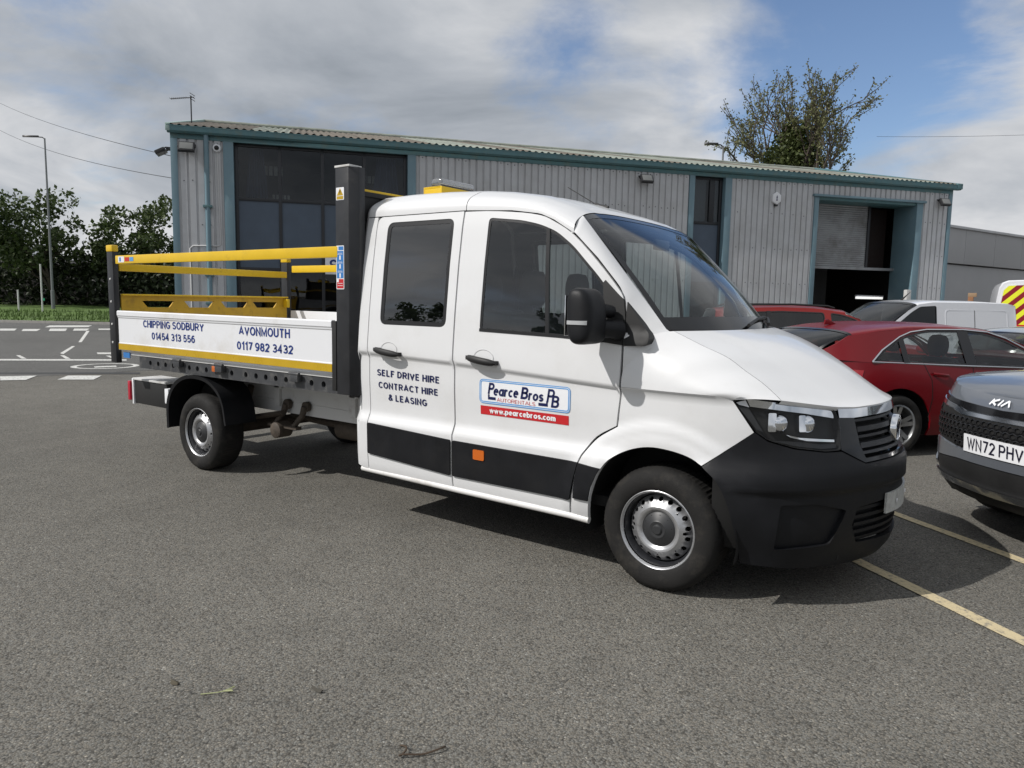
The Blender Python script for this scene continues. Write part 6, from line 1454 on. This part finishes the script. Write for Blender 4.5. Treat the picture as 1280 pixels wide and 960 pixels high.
# ---- small white panel van, side on
VAN = dict(wb=2.73, hw=.90, wr=.32, rr=.21, cowl=2.72, tumble=.13, zlow=.22, spokes=7, steel=True, bcrown=.06, clad=False,
    plan=[(-.80, 0), (-.79, -.50), (-.75, -.78), (-.62, -.88), (-.2, -.90), (1.0, -.905), (2.5, -.90), (2.95, -.86), (3.25, -.76), (3.45, -.56), (3.55, -.30), (3.58, 0)],
    side=SIDE_H, front=[(.18, -.12), (.30, -.02), (.45, 0), (.6, 0), (.75, -.02), (.95, -.10), (1.1, -.2)], rear=[(.2, -.04), (.32, 0), (1.2, -.01)],
    belt=[(-.8, 1.12), (1.4, 1.12), (2.72, 1.10), (3.2, 1.02), (3.58, .88)],
    house=[(-.73, 1.12), (1.4, 1.12), (2.70, 1.10), (2.45, 1.30), (2.12, 1.53), (1.86, 1.66), (1.5, 1.705), (.2, 1.712), (-.60, 1.69), (-.70, 1.655)],
    windows=[dict(poly=rnd([(1.42, 1.15), (2.52, 1.13), (2.36, 1.28), (2.06, 1.49), (1.84, 1.61), (1.42, 1.635)], [.04, .03, .06, .06, .06, .05], 4), glass='carglassdark')],
    rr_x=-.70, rf_x=1.92, redge=[(-.70, 1.655), (-.55, 1.695), (.2, 1.712), (1.5, 1.705), (1.92, 1.635)], roof=[(-.70, 1.685), (-.5, 1.735), (.2, 1.76), (1.5, 1.76), (1.92, 1.71)],
    tailx=-.76, rglass='vanwhite', cuts=[[(1.34, 1.1), (1.33, .6), (1.33, .25)], [(2.62, 1.1), (2.6, .6), (2.45, .3)]], handles=[(1.50, 1.02), (1.18, 1.02)], mirror=(2.40, 1.14), seats=((1.6, (-.42, .42)),),
    patches=[('headlamp', 'chrome', [(3.0, .82), (('f', .35), .72), (('f', .32), .82), (3.05, .98)], .006)])
VA = R(231)
van, vsk = make_car('panel_van', 'small plain white panel van side on in front of the roller door', 'van', (-.02, 14.9, 0), VA, 'vanwhite', VAN)
for sg in (-1, 1):
    f_ = lambda u, v, d: (u, (vsk.P(vsk.sx(u), 1.1)[1]+(v-1.12)*.13-.004-d)*(1 if sg < 0 else -1), v)
    pnl = rnd(rect(-.48, 1.20, 1.10, 1.56), .10, 5); cdt(pnl, f_, 0, None, [inset(pnl, .02)], lip=.004).build('pressed_panel_edge', M['vanwhite'], van)
    cdt(rect(.42, .432, 1.11, 1.55), f_, 0, None).build('panel_seam', M['gap'], van)
mb = MB(); mb.tube([(1.62, 0, 1.74), (1.60, 0, 1.77), (1.40, 0, 1.93)], [.03, .02, .004], 6); mb.build('roof_aerial', M['blackmatt'], van, smooth=60)
# ---- tall white van with hazard chevrons on its back doors
tv = thing('chevron_van', 'tall white van with red and yellow chevrons on its rear doors at the right edge', 'van', (1.10, 24.5, 0), R(96))
sec = [(-.99, .35), (-1.0, .9), (-.99, 1.3), (-.95, 1.9), (-.90, 2.30), (-.82, 2.46), (-.66, 2.53), (0, 2.56)]
sec = sec+[(-y, z) for y, z in sec[-2::-1]]
def ring_(x, k, dz=0): return [(x, y*k, .35+(z-.35)*(1-(1-k)*.5)+dz) for y, z in sec]
mb = MB(); rr_ = [ring_(-.0, .97), ring_(.03, .992), ring_(.10, 1), ring_(3.6, 1), ring_(4.1, .985)]
rr_ += [[(x0+(0 if z < 1.3 else -(z-1.3)*kk), y*.97, z) for y, z in sec] for x0, kk in ((4.3, .25),)]
rr_ += [[(5.0, y*.93, min(z, 1.25)) for y, z in sec], [(5.5, y*.80, min(z, 1.05)) for y, z in sec]]
mb.grid(rr_); mb.add(rr_[0], [tuple(range(len(sec)))]); mb.add(rr_[-1], [tuple(range(len(sec)))]); mb.add([(x, s_*.95, .35) for x in (0, 5.5) for s_ in (-1, 1)], [(0, 1, 3, 2)])
mb.build('body', M['vanwhite'], tv, smooth=40)
M['chevy'] = mat('fluorescent_yellow_film', (.78, .80, .03), .4); M['chevr'] = mat('red_reflective_film', (.24, .008, .02), .35)
for sg in (-1, 1):
    back = thing if False else None
    dpoly = rnd([(sg*.03, .62), (sg*.90, .62), (sg*.87, 1.6), (sg*.80, 2.22), (sg*.66, 2.38), (sg*.03, 2.42)], .03, 3)
    dr_ = cdt(dpoly, lambda u, v, d: (-.012-d, u, v), 0, None, lip=.015).build('rear_door', M['vanwhite'], tv)
    area = inset(dpoly, .03)
    # diagonal bands clipped to the door
    def clip(poly, a, b, c, keep):
        out = []
        for p, q in zip(poly, poly[1:]+poly[:1]):
            dp_, dq = (a*p[0]+b*p[1]-c)*keep, (a*q[0]+b*q[1]-c)*keep
            if dp_ >= 0: out.append(p)
            if dp_*dq < 0: k = dp_/(dp_-dq); out.append((lerp(p[0], q[0], k), lerp(p[1], q[1], k)))
        return out
    k = 0; c0 = -1.2
    while c0 < 4:
        b_ = clip(clip(area, sg*1.0, 1.0, c0, 1), sg*1.0, 1.0, c0+.20, -1)
        if len(b_) >= 3:
            mb = MB(); mb.add([(-.030, u, v) for u, v in b_], [tuple(range(len(b_)))]); mb.build('chevron_stripe', M['chevy'] if k % 2 == 0 else M['chevr'], dr_)
        c0 += .20; k += 1
    MB().box(-.035, -.02, sg*.03-.0, sg*.86, 1.05, 1.10).build('door_moulding', M['red'], dr_)
    MB().box(-.03, .06, sg*.93-.03, sg*.93+.03, .9, 1.35).build('tail_lamp', M['tail'], tv, bevel=.01)
    for xw in (1.0, 4.4): small_wheel(tv, xw, sg*.88, sg, .35, .21, 6, True)
mb = MB(); mb.box(-.08, 5.4, -.9, .9, .28, .45); mb.build('underbody', M['gap'], tv, bevel=.02)
MB().box(-.16, -.02, -.96, .96, .42, .60).build('rear_bumper', M['plastic'], tv, bevel=.03)
mb = MB(); mb.add([(4.33, -.80, 1.35), (4.33, .80, 1.35), (4.10, .74, 2.25), (4.10, -.74, 2.25)], [(0, 1, 2, 3)]); mb.v = [(v[0]+.02, v[1], v[2]) for v in mb.v]; mb.build('windscreen', M['carglassdark'], tv)
# ------------------------------------------------------------------ trees and hedge
def leafmat(name, a, b):
    m = bpy.data.materials.new(name); m.use_nodes = True; N, L = m.node_tree.nodes, m.node_tree.links; bs = N['Principled BSDF']; bs.inputs['Roughness'].default_value = .6
    g_ = N.new('ShaderNodeNewGeometry'); r = N.new('ShaderNodeMix'); r.data_type = 'RGBA'; L.new(g_.outputs['Random Per Island'], r.inputs[0]); r.inputs[6].default_value = (*a, 1); r.inputs[7].default_value = (*b, 1); L.new(r.outputs[2], bs.inputs['Base Color'])
    tr = N.new('ShaderNodeBsdfTranslucent'); L.new(r.outputs[2], tr.inputs[0]); mx = N.new('ShaderNodeMixShader'); mx.inputs[0].default_value = .25; L.new(bs.outputs[0], mx.inputs[1]); L.new(tr.outputs[0], mx.inputs[2]); L.new(mx.outputs[0], N['Material Output'].inputs[0]); return m
M['leafdark'] = leafmat('dark_green_leaves', (.034, .058, .016), (.085, .118, .034))
M['leafdeep'] = leafmat('deep_green_leaves', (.014, .024, .010), (.036, .050, .018))
M['leafolive'] = leafmat('young_olive_leaves', (.10, .11, .035), (.16, .16, .07))
M['ivy'] = leafmat('ivy_leaves', (.040, .058, .014), (.085, .105, .025))
M['bark'] = mat('tree_bark', (.075, .060, .048), .9, var=.3, bump=.4)
def limb(mb, p, d, l, r, depth, rnd__, tips, spread=.55, kids=(2, 4), up=.15):
    pts = [p]; q = p; dd = d.normalized(); n = 4
    for i in range(n):
        dd = (dd+Vector((rnd__.gauss(0, .13), rnd__.gauss(0, .13), rnd__.gauss(0, .08)+up*.2))).normalized(); q = q+dd*l/n; pts.append(q)
    mb.tube(pts, [lerp(r, r*.62, i/n) for i in range(n+1)], 6 if r > .05 else 4, caps=False)
    if depth == 0: tips.append((q, dd)); tips.append((pts[2], dd)); return
    for k in range(rnd__.randint(*kids)):
        a = rnd__.uniform(0, 2*math.pi); sd = rnd__.uniform(spread*.5, spread); side = dd.cross(Vector((math.cos(a), math.sin(a), .3))).normalized()
        limb(mb, pts[rnd__.randint(2, n)] if k else q, (dd+side*math.tan(sd)+Vector((0, 0, up))).normalized(), l*rnd__.uniform(.58, .82), r*.58, depth-1, rnd__, tips, spread, kids, up)
def leaf(mb, c, s, rnd__):
    n = Vector((rnd__.gauss(0, 1), rnd__.gauss(0, 1), rnd__.gauss(.4, 1))).normalized(); a = n.orthogonal().normalized(); b = n.cross(a); k = rnd__.uniform(0, 6.28); a, b = a*math.cos(k)+b*math.sin(k), b*math.cos(k)-a*math.sin(k)
    mb.add([c-a*s*.5, c+b*s*.33+n*s*.06, c+a*s*.55, c-b*s*.33+n*s*.06], [(0, 1, 2, 3)])
def leafy(name, loc, h, rad, seed, label, nleaf, m, th=.28, size=.34):
    q = random.Random(seed); t = thing(name, label, 'tree', loc, q.uniform(0, 6), 'trees along the verge'); mb = MB(); tips = []
    limb(mb, Vector((0, 0, 0)), Vector((0, 0, 1)), h*th, h*.024, 3, q, tips, .75, (3, 4), .06); mb.build('trunk', M['bark'], t, smooth=60, fixn=False)
    cr_ = MB(); lumps = []
    for i in range(26):
        a = q.uniform(0, 6.28); rr_ = rad*math.sqrt(q.uniform(0, 1)); z = h*q.uniform(.34, .93); f = max(.25, 1-((z/h-.58)/.46)**2)**.5; lumps.append((Vector((rr_*f*math.cos(a), rr_*f*math.sin(a), z)), q.uniform(.55, 1.15)*rad*.30))
    lumps += [(p, rad*.16) for p, d in tips if p.z > h*.3][:24]
    for i in range(nleaf):
        c, r = q.choice(lumps); d = Vector((q.gauss(0, 1), q.gauss(0, 1), q.gauss(0, .75))).normalized()*r*q.uniform(.35, 1.08)**.6; leaf(cr_, c+d, size*q.uniform(.6, 1.3), q)
    cr_.build('crown', m, t, fixn=False); return t
for i, (x, y, h, rd, lb) in enumerate(((-60.5, 16.2, 8.6, 3.6, 'leafy dark tree at the far left edge'), (-60.0, 20.6, 9.2, 3.4, 'leafy dark tree just left of the street lamp'), (-58.5, 25.2, 8.4, 3.2, 'leafy dark tree just right of the street lamp'), (-57.5, 29.6, 9.9, 3.8, 'tallest leafy dark tree between lamp and unit'), (-55.0, 33.8, 8.8, 3.4, 'leafy dark tree nearest the left corner of the unit'))):
    leafy('leafy_tree', (x, y, .2), h, rd, 20+i, lb, 5200, M['leafdark'])
# dark hedge and shed under the trees
q = random.Random(3)
hd = MB()
for i in range(15000):
    u = q.uniform(-26, 26); z = 4.2*q.uniform(0, 1)**.8; c = Vector((u, q.gauss(0, .8), z*(1+.06*math.sin(u*1.3)))); leaf(hd, c, .42*q.uniform(.6, 1.2), q)
o = hd.build('hedge', M['leafdeep'], fixn=False); o.location = (-60.5, 21.5, .2); o.rotation_euler = (0, 0, math.atan2(7.4, 11.5)); tag(o, 'long dense dark hedge below the trees on the left', 'hedge')
t = thing('shed', 'dark low shed with a pale panel half hidden under the left trees', 'shed', (-59.5, 24.5, .2), math.atan2(7.4, 11.5))
mb = MB(); mb.box(-14, 14, .6, 5, 0, 3.6); mb.build('wall', M['dark'], t); mb = MB(); mb.add([(x, y, z) for x in (-14.2, 14.2) for y, z in ((.3, 3.61), (5.2, 4.2), (5.2, 4.0), (.3, 3.45))], [(0, 1, 5, 4), (3, 2, 6, 7), (0, 3, 7, 4), (1, 2, 6, 5), (0, 1, 2, 3), (4, 5, 6, 7)]); mb.build('roof', M['dark'], t)
mb = MB(); mb.box(-2.2, -.3, .55, .60, 1.5, 2.6); mb.build('pale_panel', M['blockgrey'], t)
# sparse budding tree with an ivy-clad heart behind the unit
q = random.Random(42); BT = (-11.0, 40.7, 0)
t = thing('budding_tree', 'tall sparse budding tree with an ivy covered trunk behind the roof', 'tree', BT, .4)
mb = MB(); tips = []
mb.tube([(0, 0, 0), (.1, 0, 3), (0, .1, 6.0)], [.36, .30, .26], 10)
for k in range(9):
    a = 2*math.pi*k/9+q.uniform(-.3, .3); sp_ = q.uniform(.08, .55); limb(mb, Vector((0, .1, q.uniform(4.4, 6.2))), Vector((math.cos(a)*sp_, math.sin(a)*sp_, .9)), q.uniform(3.1, 4.25), .12, 3, q, tips, .58, (3, 4), .14)
mb.build('trunk', M['bark'], t, smooth=60, fixn=False)
lf = MB()
for p, d in tips:
    for i in range(13): leaf(lf, p-d*q.uniform(-.1, .75)+Vector((q.gauss(0, .11), q.gauss(0, .11), q.gauss(0, .11))), .15*q.uniform(.6, 1.3), q)
lf.build('crown', M['leafolive'], t, fixn=False)
iv = MB()
for c, r, n in ((Vector((-.3, -.2, 10.2)), 1.5, 1500), (Vector((-.2, .2, 11.3)), 1.2, 900), (Vector((-1.0, -.6, 9.6)), 1.3, 900), (Vector((.5, .6, 9.4)), 1.3, 900), (Vector((0, 0, 7.6)), 1.6, 1200), (Vector((0, 0, 5)), 1.3, 700)):
    for i in range(n):
        d = Vector((q.gauss(0, 1), q.gauss(0, 1), q.gauss(0, 1))).normalized()*r*q.uniform(0, 1)**.5; leaf(iv, c+d, .24*q.uniform(.6, 1.3), q)
iv.build('ivy', M['ivy'], t, fixn=False)
# low trees across the yard, behind the camera: they show in the cab windows
for i, (x, y, h, rd, lb) in enumerate(((-28.2, -29.5, 7.4, 2.2, 'low leafy tree across the yard, mirrored in the rear cab window'), (-22.3, -35.0, 8.0, 1.9, 'low leafy tree across the yard, mirrored in the front cab window'))):
    leafy('leafy_tree', (x, y, 0), h, rd, 60+i, lb, 6500, M['leafdark'], size=.26)
